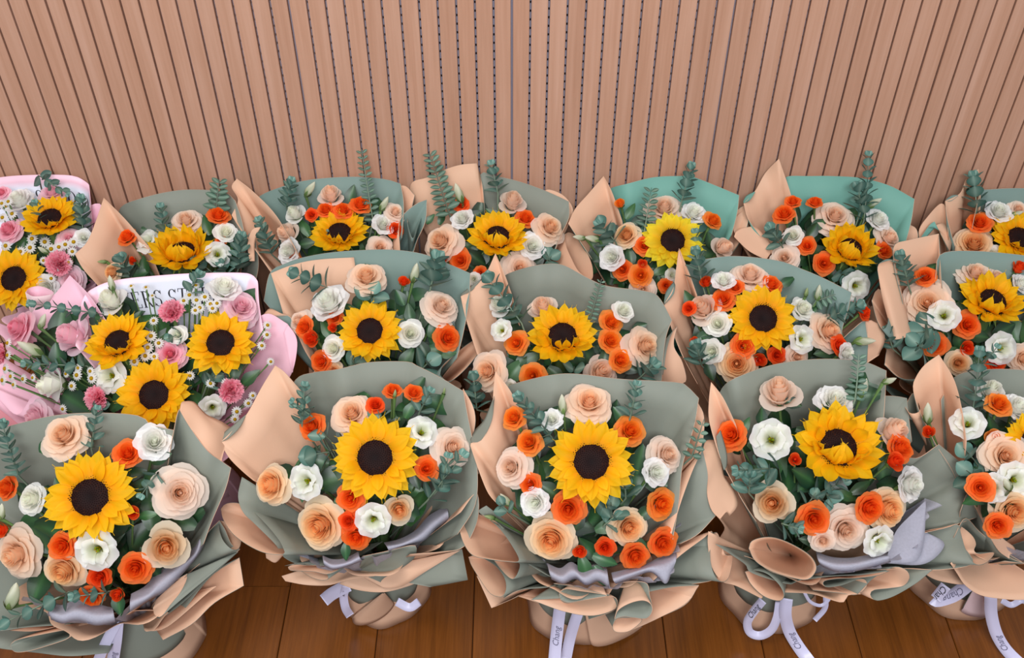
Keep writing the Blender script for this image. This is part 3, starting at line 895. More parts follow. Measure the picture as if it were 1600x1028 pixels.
b.horn([(239, 950), (246, 936), (262, 920), (288, 899), (292, 904), (282, 925), (266, 945), (252, 963), (242, 961)], .245, .008, 'sp', neck=(372, 862, .25), r=.004)
b.strip([[(75, 942, 0.262), (95, 946, 0.262), (118, 938, 0.262), (145, 942, 0.262), (176, 950, 0.262)], [(77, 956, 0.285), (97, 962, 0.285), (120, 955, 0.285), (148, 962, 0.285), (178, 960, 0.285)], [(80, 968, 0.268), (98, 974, 0.268), (122, 970, 0.268), (150, 977, 0.268), (180, 972, 0.268)]], [M_TISSUE, M_TISSUE], name='tissue_sheet')
b.strip([[(205, 928, 0.262), (228, 915, 0.262), (245, 895, 0.262), (270, 880, 0.262), (298, 862, 0.262), (309, 836, 0.262)], [(203, 942, 0.285), (232, 930, 0.285), (250, 912, 0.285), (274, 892, 0.285), (305, 866, 0.285), (314, 842, 0.285)], [(203, 956, 0.268), (238, 934, 0.268), (256, 925, 0.268), (282, 900, 0.268), (309, 868, 0.268), (319, 850, 0.268)]], [M_TISSUE, M_TISSUE], name='tissue_sheet')
b.tissue([(40, 930), (80, 960), (120, 972), (165, 965), (182, 972), (200, 948), (235, 915), (280, 880), (305, 850), (318, 838)], .262, .012, 6)
b.ribbon([(184, 965, .19), (181, 1000, .15), (176, 1035, .10), (172, 1075, .05)], 18, text='Chang', t0=.3, flip=True)
b.ribbon([(183, 970, .185), (165, 1005, .15), (150, 1040, .10)], 16)
b.fill('''
S 141 777 76 .02 .02
Q 99 679 36 0 .15
P 281 770 41 .1 0
q 259 855 36 .1 .1
Q 23 868 40 -.1 0
A 98 893 34 0 -.2
O 199 707 24 0 .3
O 95 854 23
O 211 889 26
R 154 903 19
o 184 928 14 0 -.1
O 142 935 20 0 -.4
o 207 801 13 .1 .1
O 8 762 20 -.2 .1
o 3 828 13
W 241 689 30 .1 .1
w 46 780 26 -.2 .1
L 151 859 36
B 20 932 22 70 .2
B 2 800 13 80 .2
E 30 745 4 662 11 8
E 143 702 152 640 10 5
E 247 738 222 772 11 3
E 108 925 2 975 13 6
E 170 925 115 932 11 4
G 62 845 24 130
G 215 765 21 60
G 240 745 20 30
G 230 805 15 10
G 185 945 18 -80
G 95 765 20 120
G 70 695 16 60
G 250 715 18 20
''')
b.greens(56)

b = Bouquet('bouquet', 'front row sunflower bouquet with a tall plain peach side flap and an orange tongue fold', (585, 720), .38, G1, shift=(-.02, .03), front=True)
b.base_wrap(1.0)
b.ring(.13, .235, 'sp', 'inner_wrap', .012, 7)
b.flare([(440, 640, .43), (462, 593, .445), (490, 582, .447), (527, 577, .45), (577, 566, .45), (635, 565, .45), (651, 571, .45), (685, 588, .445), (724, 611, .44, 'c'), (731, 650, .42), (737, 680, .40), (746, 735, .37), (742, 790, .33), (715, 835, .29)])
b.flare([(724, 607, .425), (738, 632, .415), (743, 655, .40), (740, 690, .38), (748, 740, .36)], 'ps')
b.flare([(470, 610, .44), (446, 583, .45), (430, 571, .455, 'c'), (410, 603, .44), (385, 648, .42), (360, 676, .405), (344, 691, .40, 'c'), (358, 715, .38), (380, 737, .36), (398, 752, .345)], 'ps')
b.strip([[(344, 691, .40), (358, 684, .402), (374, 668, .412), (385, 648, .42)], [(343, 688, .397), (350, 676, .40), (366, 663, .41), (386, 646, .42)]], 'ss')
b.flare([(378, 745, .35), (372, 775, .33), (380, 800, .32), (400, 820, .30), (430, 850, .28), (443, 870, .26), (470, 882, .25), (505, 882, .25)], 'sp')
b.horn([(345, 795), (353, 787), (372, 786), (392, 796), (415, 818), (435, 842), (443, 857), (443, 866), (415, 864), (388, 852), (364, 834), (349, 812)], .305, .028)
b.strip([[(415, 865, .275), (428, 866, .272), (443, 866, .27)], [(416, 872, .268), (430, 879, .262), (442, 868, .262)]], 'pp')
b.flare([(445, 884, .25), (468, 880, .252), (510, 884, .25), (545, 880, .255), (566, 875, .26)], 'sp', hi=.19)
b.horn([(450, 886), (460, 882), (500, 883), (530, 888), (512, 897), (490, 893), (465, 892), (453, 891)], .235, .015, 'sp', hi=.19)
b.horn([(470, 892), (500, 890), (512, 899), (512, 905), (500, 906), (485, 901)], .225, .012, 'sp', hi=.19)
b.flare([(440, 900, .22), (446, 908, .215, 'c'), (480, 914, .21), (515, 914, .20), (545, 905, .21), (585, 900, .21)], 'ps', hi=.19)
b.flare([(566, 869, .262), (600, 862, .27), (643, 852, .278), (651, 857, .272), (647, 872, .25), (630, 886, .228), (612, 896, .212), (599, 904, .20), (594, 912, .19), (600, 919, .186), (628, 916, .192), (665, 893, .22), (722, 858, .25, 'c'), (731, 906, .215, 'c'), (700, 912, .205), (672, 917, .195)], 'sp', neck=(552, 893, .2), r=.004)
b.flare([(530, 912, .185), (560, 922, .175), (600, 925, .175), (640, 915, .18), (668, 902, .19)], 'ps', hi=.19)
b.flare([(720, 800, .32), (744, 770, .34), (748, 800, .32), (740, 830, .29), (722, 856, .27), (690, 862, .27), (640, 866, .28)], 'sp')
b.horn([(550, 965), (562, 952), (585, 944), (610, 940), (616, 945), (604, 960), (585, 972), (565, 977), (553, 974)], .03, .02, 'ps', neck=(600, 925, .12))
b.strip([[(504, 868, 0.262), (520, 874, 0.262), (540, 872, 0.262), (560, 862, 0.262)], [(505, 876, 0.285), (520, 884, 0.285), (543, 880, 0.285), (562, 871, 0.285)], [(507, 884, 0.268), (521, 890, 0.268), (545, 884, 0.268), (566, 876, 0.268)]], [M_TISSUE, M_TISSUE], name='tissue_sheet')
b.strip([[(600, 848, 0.262), (625, 842, 0.262), (650, 828, 0.262), (670, 806, 0.262), (698, 790, 0.262)], [(605, 855, 0.285), (630, 850, 0.285), (655, 838, 0.285), (677, 818, 0.285), (700, 800, 0.285)], [(608, 862, 0.268), (634, 852, 0.268), (662, 845, 0.268), (682, 825, 0.268), (701, 812, 0.268)]], [M_TISSUE, M_TISSUE], name='tissue_sheet')
b.tissue([(440, 850), (470, 868), (505, 885), (540, 878), (580, 868), (615, 862), (640, 840), (655, 838), (675, 812), (700, 800), (700, 775)], .268, .011, 7)
b.ribbon([(545, 914, .13), (520, 927, .10), (506, 938, .075)], 20)
b.ribbon([(541, 916, .13), (537, 932, .10), (540, 950, .07), (547, 962, .04)], 13, text='nny', t0=.15, ink=M_INK)
b.ribbon([(620, 940, .1), (640, 949, .09), (655, 940, .10)], 13)
b.fill('''
S 586 715 73 .03 .02
Q 549 645 34 0 .25
P 709 698 33 .25 .1
A 421 758 33 -.15 .1
A 498 823 41 -.05 0
q 624 797 24 .1 0
O 485 665 22 -.1 .2
O 614 608 15 0 .6
O 647 612 16 .2 .4
R 586 631 15 0 .3
O 667 732 20 .1 .1
O 547 779 23
O 556 840 24 0 -.1
R 543 815 16 -.2 .1
L 659 675 28 .1 .15
L 479 752 32 -.05 .05
L 583 812 31 .05 -.05
B 694 611 5 80 .2
B 617 615 6 80 .1
E 472 665 476 603 10 6
E 487 650 458 628 9 3
E 520 705 478 712 18 2
E 518 690 500 672 15 1
E 655 645 672 612 11 3
E 668 782 722 712 14 5
E 690 760 700 715 12 3
E 600 668 590 640 14 1
G 530 800 20 110
G 577 770 18 40
G 612 670 18 70
G 650 750 16 -70
G 500 790 16 150
G 540 862 14 -90
G 640 640 16 60
G 490 720 24 170
''')
b.greens(56)

b = Bouquet('bouquet', 'front row sunflower bouquet with a straight ribbon hanging to the floor under ruffled peach folds', (921, 723), .38, G1, shift=(-.01, .0), front=True)
b.base_wrap(1.0)
b.ring(.13, .235, 'sp', 'inner_wrap', .012, 7)
b.flare([(778, 640, .43), (792, 606, .445), (812, 597, .447), (860, 586, .45), (900, 584, .45), (970, 592, .45), (1055, 597, .45), (1073, 603, .447), (1092, 622, .44, 'c'), (1086, 660, .42), (1076, 695, .40), (1066, 730, .38), (1060, 790, .34), (1050, 850, .30)])
b.flare([(1090, 628, .42), (1100, 650, .41), (1098, 690, .39), (1085, 720, .37)], 'ps')
b.flare([(822, 660, .43), (798, 612, .447), (774, 580, .46, 'c'), (771, 612, .445), (768, 655, .42), (752, 688, .405), (736, 692, .40), (738, 705, .395), (752, 745, .37), (764, 772, .35), (780, 790, .335)], 'ps')
b.strip([[(736, 692, .40), (752, 688, .405), (768, 658, .42), (772, 625, .44)], [(735, 687, .397), (742, 672, .40), (757, 655, .415), (772, 618, .44)]], 'ss')
b.flare([(1045, 850, .30), (1062, 790, .34), (1082, 735, .37), (1098, 702, .39, 'c'), (1106, 740, .37), (1106, 775, .345), (1118, 806, .32, 'c'), (1090, 835, .30), (1062, 850, .28)], 'sp')
b.strip([[(1098, 703, .39), (1106, 740, .37), (1105, 772, .35), (1112, 797, .335), (1125, 811, .325)], [(1102, 690, .39), (1118, 700, .385), (1120, 745, .36), (1128, 775, .34), (1135, 800, .325)], [(1108, 687, .385), (1122, 690, .38), (1129, 706, .375), (1131, 742, .355), (1148, 768, .335), (1152, 790, .325), (1140, 806, .32)]], 'pp')
b.flare([(1020, 908, .25), (1060, 870, .28), (1100, 840, .29), (1113, 830, .295), (1108, 850, .28), (1112, 880, .255), (1120, 903, .24), (1085, 912, .235), (1040, 917, .23)], 'sp')
b.horn([(1110, 838), (1120, 832), (1128, 850), (1133, 866), (1144, 868), (1144, 880), (1138, 903), (1128, 909), (1117, 900), (1110, 875)], .26, .02)
b.flare([(760, 790, .34), (748, 800, .33), (775, 815, .31), (800, 845, .29), (812, 870, .27), (840, 890, .26), (868, 905, .25)], 'sp')
b.horn([(716, 808), (721, 801), (735, 800), (757, 807), (780, 825), (800, 852), (811, 876), (790, 877), (760, 873), (738, 867), (725, 850), (718, 828)], .305, .028)
b.horn([(772, 876), (790, 877), (811, 879), (810, 893), (803, 904), (795, 902), (783, 890)], .275, .014)
b.horn([(732, 870), (745, 868), (772, 882), (788, 902), (791, 920), (786, 931), (778, 932), (765, 926), (748, 902), (736, 882)], .245, .022)
b.flare([(800, 905, .25), (793, 925, .23), (787, 934, .225), (810, 922, .235), (850, 918, .235), (868, 915, .235)], 'sp')
b.flare([(745, 900, .22), (768, 950, .185, 'c'), (800, 936, .19), (815, 930, .195), (850, 935, .19)], 'ps')
b.flare([(865, 912, .25), (900, 917, .25), (935, 926, .245), (952, 930, .24), (925, 934, .228), (900, 940, .22), (885, 942, .217), (876, 937, .217), (874, 928, .222), (880, 920, .235)][::-1], 'sp')
b.flare([(808, 931, .2), (860, 945, .20), (910, 938, .215), (950, 932, .225), (963, 935, .225), (965, 947, .21), (955, 956, .195), (920, 968, .18)], 'ps', .2)
b.flare([(950, 930, .23), (966, 912, .25), (1008, 910, .255), (1015, 930, .24), (1019, 948, .22), (1012, 961, .205), (995, 966, .195), (975, 964, .19), (960, 972, .18), (958, 981, .172), (968, 987, .17), (985, 985, .175), (1030, 965, .2), (1072, 942, .22), (1092, 915, .235, 'c')], 'ps')
b.flare([(1010, 925, .24), (1050, 917, .245), (1092, 914, .245, 'c'), (1072, 944, .215), (1030, 965, .195)], 'ps')
b.horn([(922, 1000), (930, 987), (960, 980), (990, 982), (1004, 978), (985, 992), (955, 1006), (935, 1010), (924, 1007)], .02, .015, 'ps', neck=(910, 935, .12))
b.horn([(875, 936), (874, 926), (884, 920), (905, 923), (948, 930), (925, 935), (900, 940), (885, 941)], .235, .01, 'ps', neck=(930, 885, .22), r=.01)
b.horn([(830, 937), (870, 935), (930, 931), (955, 932), (965, 938), (960, 952), (925, 962), (880, 955)], .215, .012, 'sp', neck=(900, 890, .2), r=.01)
b.horn([(960, 967), (966, 953), (985, 942), (1005, 938), (1017, 944), (1019, 955), (1010, 966), (990, 965), (975, 963)], .235, .012, 'ps', neck=(985, 880, .22), r=.01)
b.horn([(957, 977), (963, 967), (980, 965), (1003, 968), (985, 985), (968, 988), (959, 985)], .205, .01, 'sp', neck=(975, 900, .2), r=.01)
b.strip([[(855, 880, 0.262), (875, 888, 0.262), (892, 878, 0.262), (910, 888, 0.262), (930, 882, 0.262), (948, 888, 0.262)], [(858, 893, 0.285), (878, 902, 0.285), (895, 892, 0.285), (913, 904, 0.285), (932, 894, 0.285), (950, 900, 0.285)], [(862, 905, 0.268), (880, 912, 0.268), (899, 904, 0.268), (916, 914, 0.268), (935, 908, 0.268), (953, 920, 0.268)]], [M_TISSUE, M_TISSUE], name='tissue_sheet')
b.strip([[(955, 895, 0.262), (985, 888, 0.262), (1012, 880, 0.262), (1035, 868, 0.262), (1056, 858, 0.262)], [(958, 906, 0.285), (988, 896, 0.285), (1014, 888, 0.285), (1040, 884, 0.285), (1057, 872, 0.285)], [(962, 912, 0.268), (990, 902, 0.268), (1018, 894, 0.268), (1040, 912, 0.268), (1050, 892, 0.268)]], [M_TISSUE, M_TISSUE], name='tissue_sheet')
b.tissue([(845, 870), (865, 895), (890, 912), (920, 915), (950, 918), (990, 905), (1010, 898), (1030, 912), (1050, 890), (1057, 868), (1062, 800)], .268, .012, 7)
b.ribbon([(877, 935, .13), (873, 965, .09), (869, 1000, .05), (865, 1045, .004)], 19, text='Chang', t0=.3, flip=True)
b.ribbon([(905, 952, .12), (897, 975, .09), (890, 1000, .05), (884, 1030, .01)], 17)
b.fill('''
S 924 722 73 0 .04
Q 920 627 36 0 .3
P 797 730 30 -.2 .1
P 1044 710 30 .2 .15
A 861 845 39 -.05 0
A 984 825 31 .1 .05
Y 801 651 20 -.2 .2
Y 825 690 22 -.15 .15
Y 986 672 25 .1 .15
O 827 757 18 -.1 .1
O 888 796 27
Y 1036 788 25 .15 0
O 1037 850 24
O 994 871 23 0 -.1
R 946 857 17 -.05 0
o 906 861 13 -.1 0
W 1027 737 24 .15 .1
W 835 786 24 -.1 .05
W 862 654 18 -.05 .2
B 879 632 15 95 .2
B 790 781 12 130 .2
B 765 808 8 165 .2
E 868 690 810 620 12 8
E 985 652 995 602 11 5
E 978 778 974 732 14 4
E 955 812 955 785 15 2
E 945 820 968 800 12 2
E 795 800 780 785 11 2
F 1080 715 1100 655 9 5
G 950 822 22 20
G 945 875 20 -20
G 905 815 16 60
G 1000 718 25 80
G 915 890 22 -70
G 938 900 18 -60
G 970 650 18 130
G 855 765 22 150
G 1010 800 18 40
G 1000 850 16 -30
''')
b.greens(56)

b = Bouquet('bouquet', 'front row sunflower bouquet with a rolled orange paper loop and a looped ribbon', (1305, 715), .38, G1, shift=(-.035, .015), front=True)
b.base_wrap(1.05)
b.ring(.13, .235, 'sp', 'inner_wrap', .012, 7)
b.flare([(1115, 660, .42), (1122, 622, .44), (1130, 604, .445), (1150, 590, .45), (1207, 570, .45), (1275, 561, .452), (1345, 564, .45), (1385, 579, .445, 'c'), (1383, 620, .425), (1380, 665, .40), (1378, 700, .38)])
b.flare([(1378, 618, .41), (1400, 619, .41), (1417, 622, .41, 'c'), (1420, 650, .39), (1425, 690, .37)], 'sp')
b.flare([(1149, 662, .44), (1130, 622, .45), (1111, 597, .46, 'c'), (1108, 625, .445), (1108, 655, .43), (1117, 690, .41), (1128, 722, .39), (1140, 745, .37), (1162, 785, .34), (1182, 815, .31)], 'ps')
b.strip([[(1119, 682, .41), (1123, 705, .40), (1131, 734, .385)], [(1126, 672, .41), (1135, 705, .395), (1136, 725, .385), (1132, 735, .385)]], 'ss')
b.flare([(1395, 700, .37), (1430, 716, .36), (1467, 694, .38, 'c'), (1490, 713, .365), (1516, 736, .35, 'c'), (1511, 765, .335), (1527, 808, .30, 'c'), (1485, 822, .28), (1445, 830, .27), (1400, 850, .26)], 'sp')
b.flare([(1445, 832, .28), (1480, 824, .285), (1498, 820, .29), (1504, 850, .265), (1520, 880, .245), (1470, 890, .24), (1420, 888, .24), (1370, 890, .25)], 'sp')
b.horn([(1498, 821), (1506, 825), (1520, 838), (1525, 850), (1522, 860), (1530, 865), (1553, 863), (1546, 875), (1534, 882), (1522, 880), (1510, 862)], .26, .018)
b.horn([(1170, 857), (1174, 846), (1190, 840), (1210, 840), (1235, 849), (1262, 865), (1274, 880), (1274, 893), (1262, 905), (1240, 903), (1205, 892), (1180, 876)], .265, .022)
b.horn([(1164, 893), (1180, 891), (1200, 897), (1218, 914), (1225, 930), (1220, 938), (1207, 937), (1190, 929), (1173, 912)], .225, .02)
b.flare([(1118, 850, .30), (1145, 868, .28), (1165, 882, .26), (1175, 895, .245), (1230, 912, .225), (1245, 908, .235), (1270, 900, .245)], 'sp')
b.flare([(1107, 830, .31), (1106, 850, .29), (1112, 885, .26), (1128, 908, .24), (1150, 915, .23), (1190, 935, .20)], 'ps')
b.flare([(1262, 905, .245), (1300, 900, .25), (1345, 898, .252), (1390, 892, .258, 'c'), (1370, 899, .245), (1340, 903, .235), (1310, 904, .228), (1290, 907, .222), (1286, 911, .218), (1292, 917, .212), (1315, 914, .215), (1340, 905, .225), (1352, 906, .222), (1354, 916, .21), (1338, 929, .195), (1310, 926, .195), (1270, 922, .2)], 'ps')
b.flare([(1340, 928, .2), (1365, 903, .225), (1395, 886, .25), (1415, 890, .25), (1421, 902, .235), (1412, 915, .215), (1390, 919, .208), (1365, 922, .20), (1360, 930, .195), (1370, 938, .19), (1395, 932, .2), (1430, 912, .225), (1457, 890, .24, 'c')], 'sp')
b.flare([(1225, 925, .205), (1270, 928, .2), (1315, 941, .188), (1325, 930, .195), (1345, 928, .2)], 'ps')
b.strip([[(1275, 862, 0.262), (1298, 870, 0.262), (1325, 872, 0.262), (1352, 868, 0.262), (1385, 862, 0.262)], [(1278, 874, 0.285), (1300, 882, 0.285), (1328, 883, 0.285), (1355, 878, 0.285), (1388, 870, 0.285)], [(1283, 884, 0.268), (1305, 893, 0.268), (1332, 893, 0.268), (1360, 887, 0.268), (1392, 878, 0.268)]], [M_TISSUE, M_TISSUE], name='tissue_sheet')
b.tissue([(1283, 878), (1300, 890), (1340, 890), (1380, 880), (1400, 870), (1440, 838), (1446, 782, .30), (1465, 788, .30)], .268, .011, 6)
b.strip([[(1385, 872, .26), (1400, 830, .28), (1428, 800, .30), (1446, 782, .31)], [(1390, 880, .258), (1430, 876, .262), (1443, 850, .27), (1447, 784, .31)]], [M_TISSUE, M_TISSUE], name='tissue_sheet')
b.strip([[(1380, 872, .25), (1410, 862, .26), (1443, 832, .27)], [(1384, 880, .245), (1445, 881, .25), (1476, 850, .265), (1444, 830, .27)]], [M_TISSUE, M_TISSUE], name='tissue_sheet')
b.ribbon([(1192, 938, .12), (1178, 955, .09), (1168, 972, .06), (1172, 988, .035), (1188, 993, .03), (1205, 984, .05), (1214, 965, .08), (1218, 940, .11)], 13, name='ribbon_loop', turn=(0, .3), text='Chang', t0=.75, ink=M_INK, tsize=1.0, flip=True)
b.ribbon([(1229, 935, .12), (1227, 960, .09), (1233, 985, .05), (1246, 1008, .02), (1262, 1030, .003), (1285, 1060, .002)], 19, text='Chang', t0=.33, flip=True)
b.ribbon([(1257, 926, .12), (1266, 940, .10), (1282, 946, .09), (1294, 938, .10), (1296, 930, .11)], 5)
b.ribbon([(1290, 930, .11), (1289, 950, .08), (1273, 969, .05)], 8)
b.fill('''
S 1310 698 75 0 .22 .45
p 1217 610 33 0 .5
p 1399 672 28 .2 .4
q 1207 786 33 -.1 .2
P 1322 828 37 0 0
A 1390 797 35 .15 .05
P 1287 846 20 -.1 -.1
O 1141 678 25 -.25 .1
O 1410 699 24 .2 .2
o 1398 721 18 .15 .2
O 1273 812 26
O 1361 794 25 .15 0
o 1242 718 12 0 .1
L 1205 687 35 -.05 .05
W 1306 624 31 0 .45
W 1427 757 29 .3 .1
L 1372 845 29 .1 -.1
B 1349 607 15 75 .2
B 1389 595 11 20 .1
F 1336 625 1342 553 10 8
E 1216 731 1153 735 14 5
E 1270 775 1318 752 14 3
E 1290 770 1300 785 13 2
E 1222 818 1248 826 11 3
E 1170 770 1172 745 15 3
E 1260 790 1275 770 12 2
G 1258 745 24 150
G 1345 762 18 30
G 1240 630 14 -20
G 1190 650 14 90
G 1165 665 14 60
G 1185 700 16 140
G 1240 800 15 -150
G 1325 775 18 -20
G 1290 650 22 80
''')
b.greens(56)

b = Bouquet('bouquet', 'front row bouquet with a broad pale peach flap, its sunflower mostly hidden', (1580, 715), .38, G1, shift=(.04, .045), sage='s', front=True)
b.base_wrap(1.1)
b.ring(.13, .235, 'sp', 'inner_wrap', .012, 7)
b.flare([(1470, 625, .43), (1485, 597, .445), (1500, 584, .45), (1540, 577, .45), (1600, 578, .45), (1680, 590, .45), (1720, 660, .42), (1730, 740, .38)])
b.flare([(1510, 690, .43), (1503, 640, .44), (1490, 592, .452), (1467, 554, .46, 'c'), (1445, 570, .45), (1431, 590, .44), (1427, 607, .43), (1436, 640, .41), (1460, 690, .38), (1485, 730, .35), (1500, 760, .32)], 'ps')
b.horn([(1415, 637), (1419, 625), (1427, 614), (1434, 625), (1438, 640), (1430, 646), (1421, 645)], .40, .012, 'ps', neck=(1462, 722, .30))
b.flare([(1500, 800, .31), (1513, 771, .34), (1530, 800, .315), (1545, 835, .29), (1560, 858, .27), (1580, 872, .255), (1600, 880, .25)], 'sp')
b.strip([[(1513, 772, .34), (1530, 805, .315), (1545, 835, .29), (1560, 860, .27), (1577, 873, .255)], [(1514, 770, .34), (1532, 778, .33), (1545, 795, .315), (1551, 830, .29), (1565, 853, .272), (1578, 866, .26)], [(1516, 770, .338), (1535, 775, .33), (1547, 795, .31), (1562, 835, .285), (1585, 855, .265), (1587, 866, .258)]], 'pp')
b.flare([(1490, 840, .27), (1508, 810, .30), (1530, 830, .28), (1560, 855, .262), (1600, 880, .245)], 'sp')
b.flare([(1485, 880, .25), (1495, 895, .23), (1508, 914, .21), (1530, 929, .195), (1560, 935, .19), (1600, 937, .19), (1660, 930, .2)], 'ps', hi=.19)
b.flare([(1570, 876, .25), (1600, 879, .25), (1660, 880, .25), (1700, 860, .27), (1730, 800, .3)], 'sp')
b.flare([(1440, 893, .2), (1460, 905, .185), (1490, 912, .18), (1520, 915, .18), (1540, 930, .17)], 'ps', hi=.19)
b.flare([(1505, 950, .04), (1502, 955, .03), (1515, 962, .02), (1540, 964, .015), (1560, 955, .03)], 'ms', neck=(1520, 920, .12), r=.02)
b.tissue([(1555, 838), (1575, 855), (1600, 862), (1640, 865)], .272, .01, 3)
b.ribbon([(1512, 914, .13), (1490, 930, .10), (1465, 938, .08), (1458, 935, .08)], 20, text='Chang', t0=.15)
b.ribbon([(1478, 915, .12), (1462, 935, .09)], 16, text='Chang', t0=.05, ink=M_INK, tsize=.9)
b.ribbon([(1548, 932, .13), (1549, 960, .09), (1557, 990, .05), (1572, 1015, .02), (1595, 1038, .003), (1625, 1065, .002)], 18, text='Chang', t0=.35, flip=True)
b.ribbon([(1565, 938, .12), (1580, 945, .11), (1596, 938, .12), (1606, 942, .11)], 9)
b.fill('''
S 1612 693 50 .1 .1
v 1550 608 22 0 .4
W 1592 634 26 .2 .3
L 1512 662 29 -.25 .2
Y 1562 629 21 .05 .3
y 1552 684 17 0 .1
o 1451 675 12 -.1 .3
B 1450 646 16 95 .2
Q 1572 712 36 -.05 .1
L 1585 750 32 0 .05
L 1552 762 26 -.15 0
B 1574 757 13 130 .5 0 .03
A 1586 800 34 .05 0
O 1560 822 21 -.1 0
O 1532 762 22 -.15 .1
P 1640 760 34 .1 .1
W 1650 690 30 .1 .1
O 1640 820 24
E 1520 640 1530 550 13 8
E 1535 570 1557 543 9 3
E 1535 735 1505 700 18 2
E 1530 750 1510 735 17 2
G 1535 690 20 160
G 1548 668 19 100
G 1575 680 18 20
G 1520 680 16 200
''')
b.greens(50, 1535)

# ------------------------------------------------------------------ middle row
G2 = 'pink wrapped bouquets with three sunflowers'
def pink_words(b, o_sheet, G, body, u0, u1, v0, v1):
    """Serif capitals printed on the white band of a pink sheet; (u, v) run along and across the sheet grid G."""
    V, F = serif_word(body)
    nv, nu = G.shape[:2]; out = []
    for x, y in V:
        u = (u0+(u1-u0)*x)*(nu-1); v = (v0+(v1-v0)*y)*(nv-1)
        i, j = min(int(u), nu-2), min(int(v), nv-2); a, c = u-i, v-j
        p = G[j, i]*(1-a)*(1-c)+G[j, i+1]*a*(1-c)+G[j+1, i]*(1-a)*c+G[j+1, i+1]*a*c
        n = np.cross(G[j, i+1]-G[j, i], G[j+1, i]-G[j, i]); n /= np.linalg.norm(n)+1e-12
        if n @ (np.array(C0)-p) < 0: n = -n
        out.append(p+n*.0012-np.array(b.base))
    put('lettering', mesh('lettering', out, F, [M_INK], smooth=False), o_sheet)
def serif_word(word):
    """Condensed capitals with thick stems, hairlines and serifs, as quads in a unit box."""
    V = []; F = []; X = 0.0
    def quad(p): b0 = len(V); V.extend(p); F.append(tuple(range(b0, b0+4)))
    def line(x0, y0, x1, y1, w): quad([(X+x0-w/2, y0), (X+x0+w/2, y0), (X+x1+w/2, y1), (X+x1-w/2, y1)])
    def hbar(x0, x1, y, h=.035): quad([(X+x0, y-h/2), (X+x1, y-h/2), (X+x1, y+h/2), (X+x0, y+h/2)])
    def ser(x, y, w=.16): hbar(x-w/2, x+w/2, y)
    def arc(cx, cy, rx, ry, a0, a1, w0, w1, n=14):
        for k in range(n):
            pts = []
            for t, flip in ((k/n, 0), ((k+1)/n, 1)):
                a = math.radians(a0+(a1-a0)*t); w = w0+(w1-w0)*abs(math.cos(a))
                q = [(X+cx+(rx-w)*math.cos(a), cy+(ry-.035)*math.sin(a)), (X+cx+rx*math.cos(a), cy+ry*math.sin(a))]
                pts += q if not flip else q[::-1]
            quad(pts)
    T = .085; H = .03
    for ch in word:
        w = .5
        if ch == ' ': X += .28; continue
        if ch in 'FELDRIT' and ch != 'T':
            line(.1, 0, .1, 1, T); ser(.1, .017, .18); ser(.1, .983, .18)
        if ch == 'I': w = .2
        if ch == 'F': hbar(.1, .42, .983); hbar(.1, .32, .52); line(.41, .8, .41, 1, .03); w = .46
        if ch == 'E': hbar(.1, .44, .983); hbar(.1, .33, .52); hbar(.1, .46, .017); line(.43, .8, .43, 1, .03); line(.45, 0, .45, .22, .03); line(.33, .42, .33, .62, .025); w = .5
        if ch == 'L': hbar(.1, .42, .017); line(.41, 0, .41, .22, .03); w = .46
        if ch == 'D': arc(.1, .5, .42, .5, -90, 90, .03, T); w = .56
        if ch == 'R': arc(.1, .75, .3, .25, -90, 90, .03, T); line(.22, .5, .44, 0, T); ser(.46, .017, .14); w = .52
        if ch == 'T': line(.25, 0, .25, 1, T); hbar(.02, .48, .983); line(.03, .8, .03, 1, .03); line(.47, .8, .47, 1, .03); ser(.25, .017, .2); w = .5
        if ch == 'O': arc(.29, .5, .27, .5, 0, 360, .03, T+.02, 28); w = .6
        if ch == 'U': line(.1, .28, .1, 1, T); line(.44, .28, .44, 1, H); arc(.27, .28, .2, .28, 180, 360, .03, .06); ser(.1, .983); ser(.44, .983, .14); w = .55
        if ch == 'S': arc(.22, .745, .19, .255, 20, 270, .035, T); arc(.22, .255, .2, .255, -160, 90, .035, T); line(.4, .75, .4, .98, .03); line(.03, .02, .03, .26, .03); w = .46
        if ch == 'W': line(.08, 1, .24, 0, T); line(.24, 0, .38, 1, H); line(.36, 1, .52, 0, T); line(.52, 0, .66, 1, H); ser(.08, .983, .16); ser(.38, .983, .16); ser(.66, .983, .14); w = .74
        X += w+.05
    return [(x/X, y) for x, y in V], F
def pink_sheet(b, P, z, band, body, span):
    rim = rim_curve(P, z, 90); G = cone(rim, b.neck, .03, 28)
    u0, u1, v0 = band
    m, nt, p, out = new_mat('printed_pink_paper')
    uv = N(nt, 'ShaderNodeAttribute', attribute_name='Col')
    mx = N(nt, 'ShaderNodeMix', data_type='RGBA')
    nt.links.new(uv.outputs['Fac'], mx.inputs[0])
    mx.inputs[6].default_value = (*lin('#f0c6d6'), 1); mx.inputs[7].default_value = (*lin('#e4e8f6'), 1)
    nt.links.new(mx.outputs[2], p.inputs['Base Color']); p.inputs['Roughness'].default_value = .5
    ms = [m, MATS['k']]
    if facing(G) < 0: ms = ms[::-1]
    o = sheet('printed_sheet', G, b.root, b.base, ms)
    nv, nu = G.shape[:2]; vals = []
    for _ in (0, 1):
        for j in range(nv):
            for i in range(nu):
                u, v = i/(nu-1), j/(nv-1)
                k = 1.0 if (u0 < u < u1 and v0[0] < v < v0[1]) else 0.0
                vals += [k, k, k, 1]
    a = o.data.color_attributes.new('Col', 'FLOAT_COLOR', 'POINT'); a.data.foreach_set('color', vals)
    pink_words(b, o, G, body, *span)
    return o

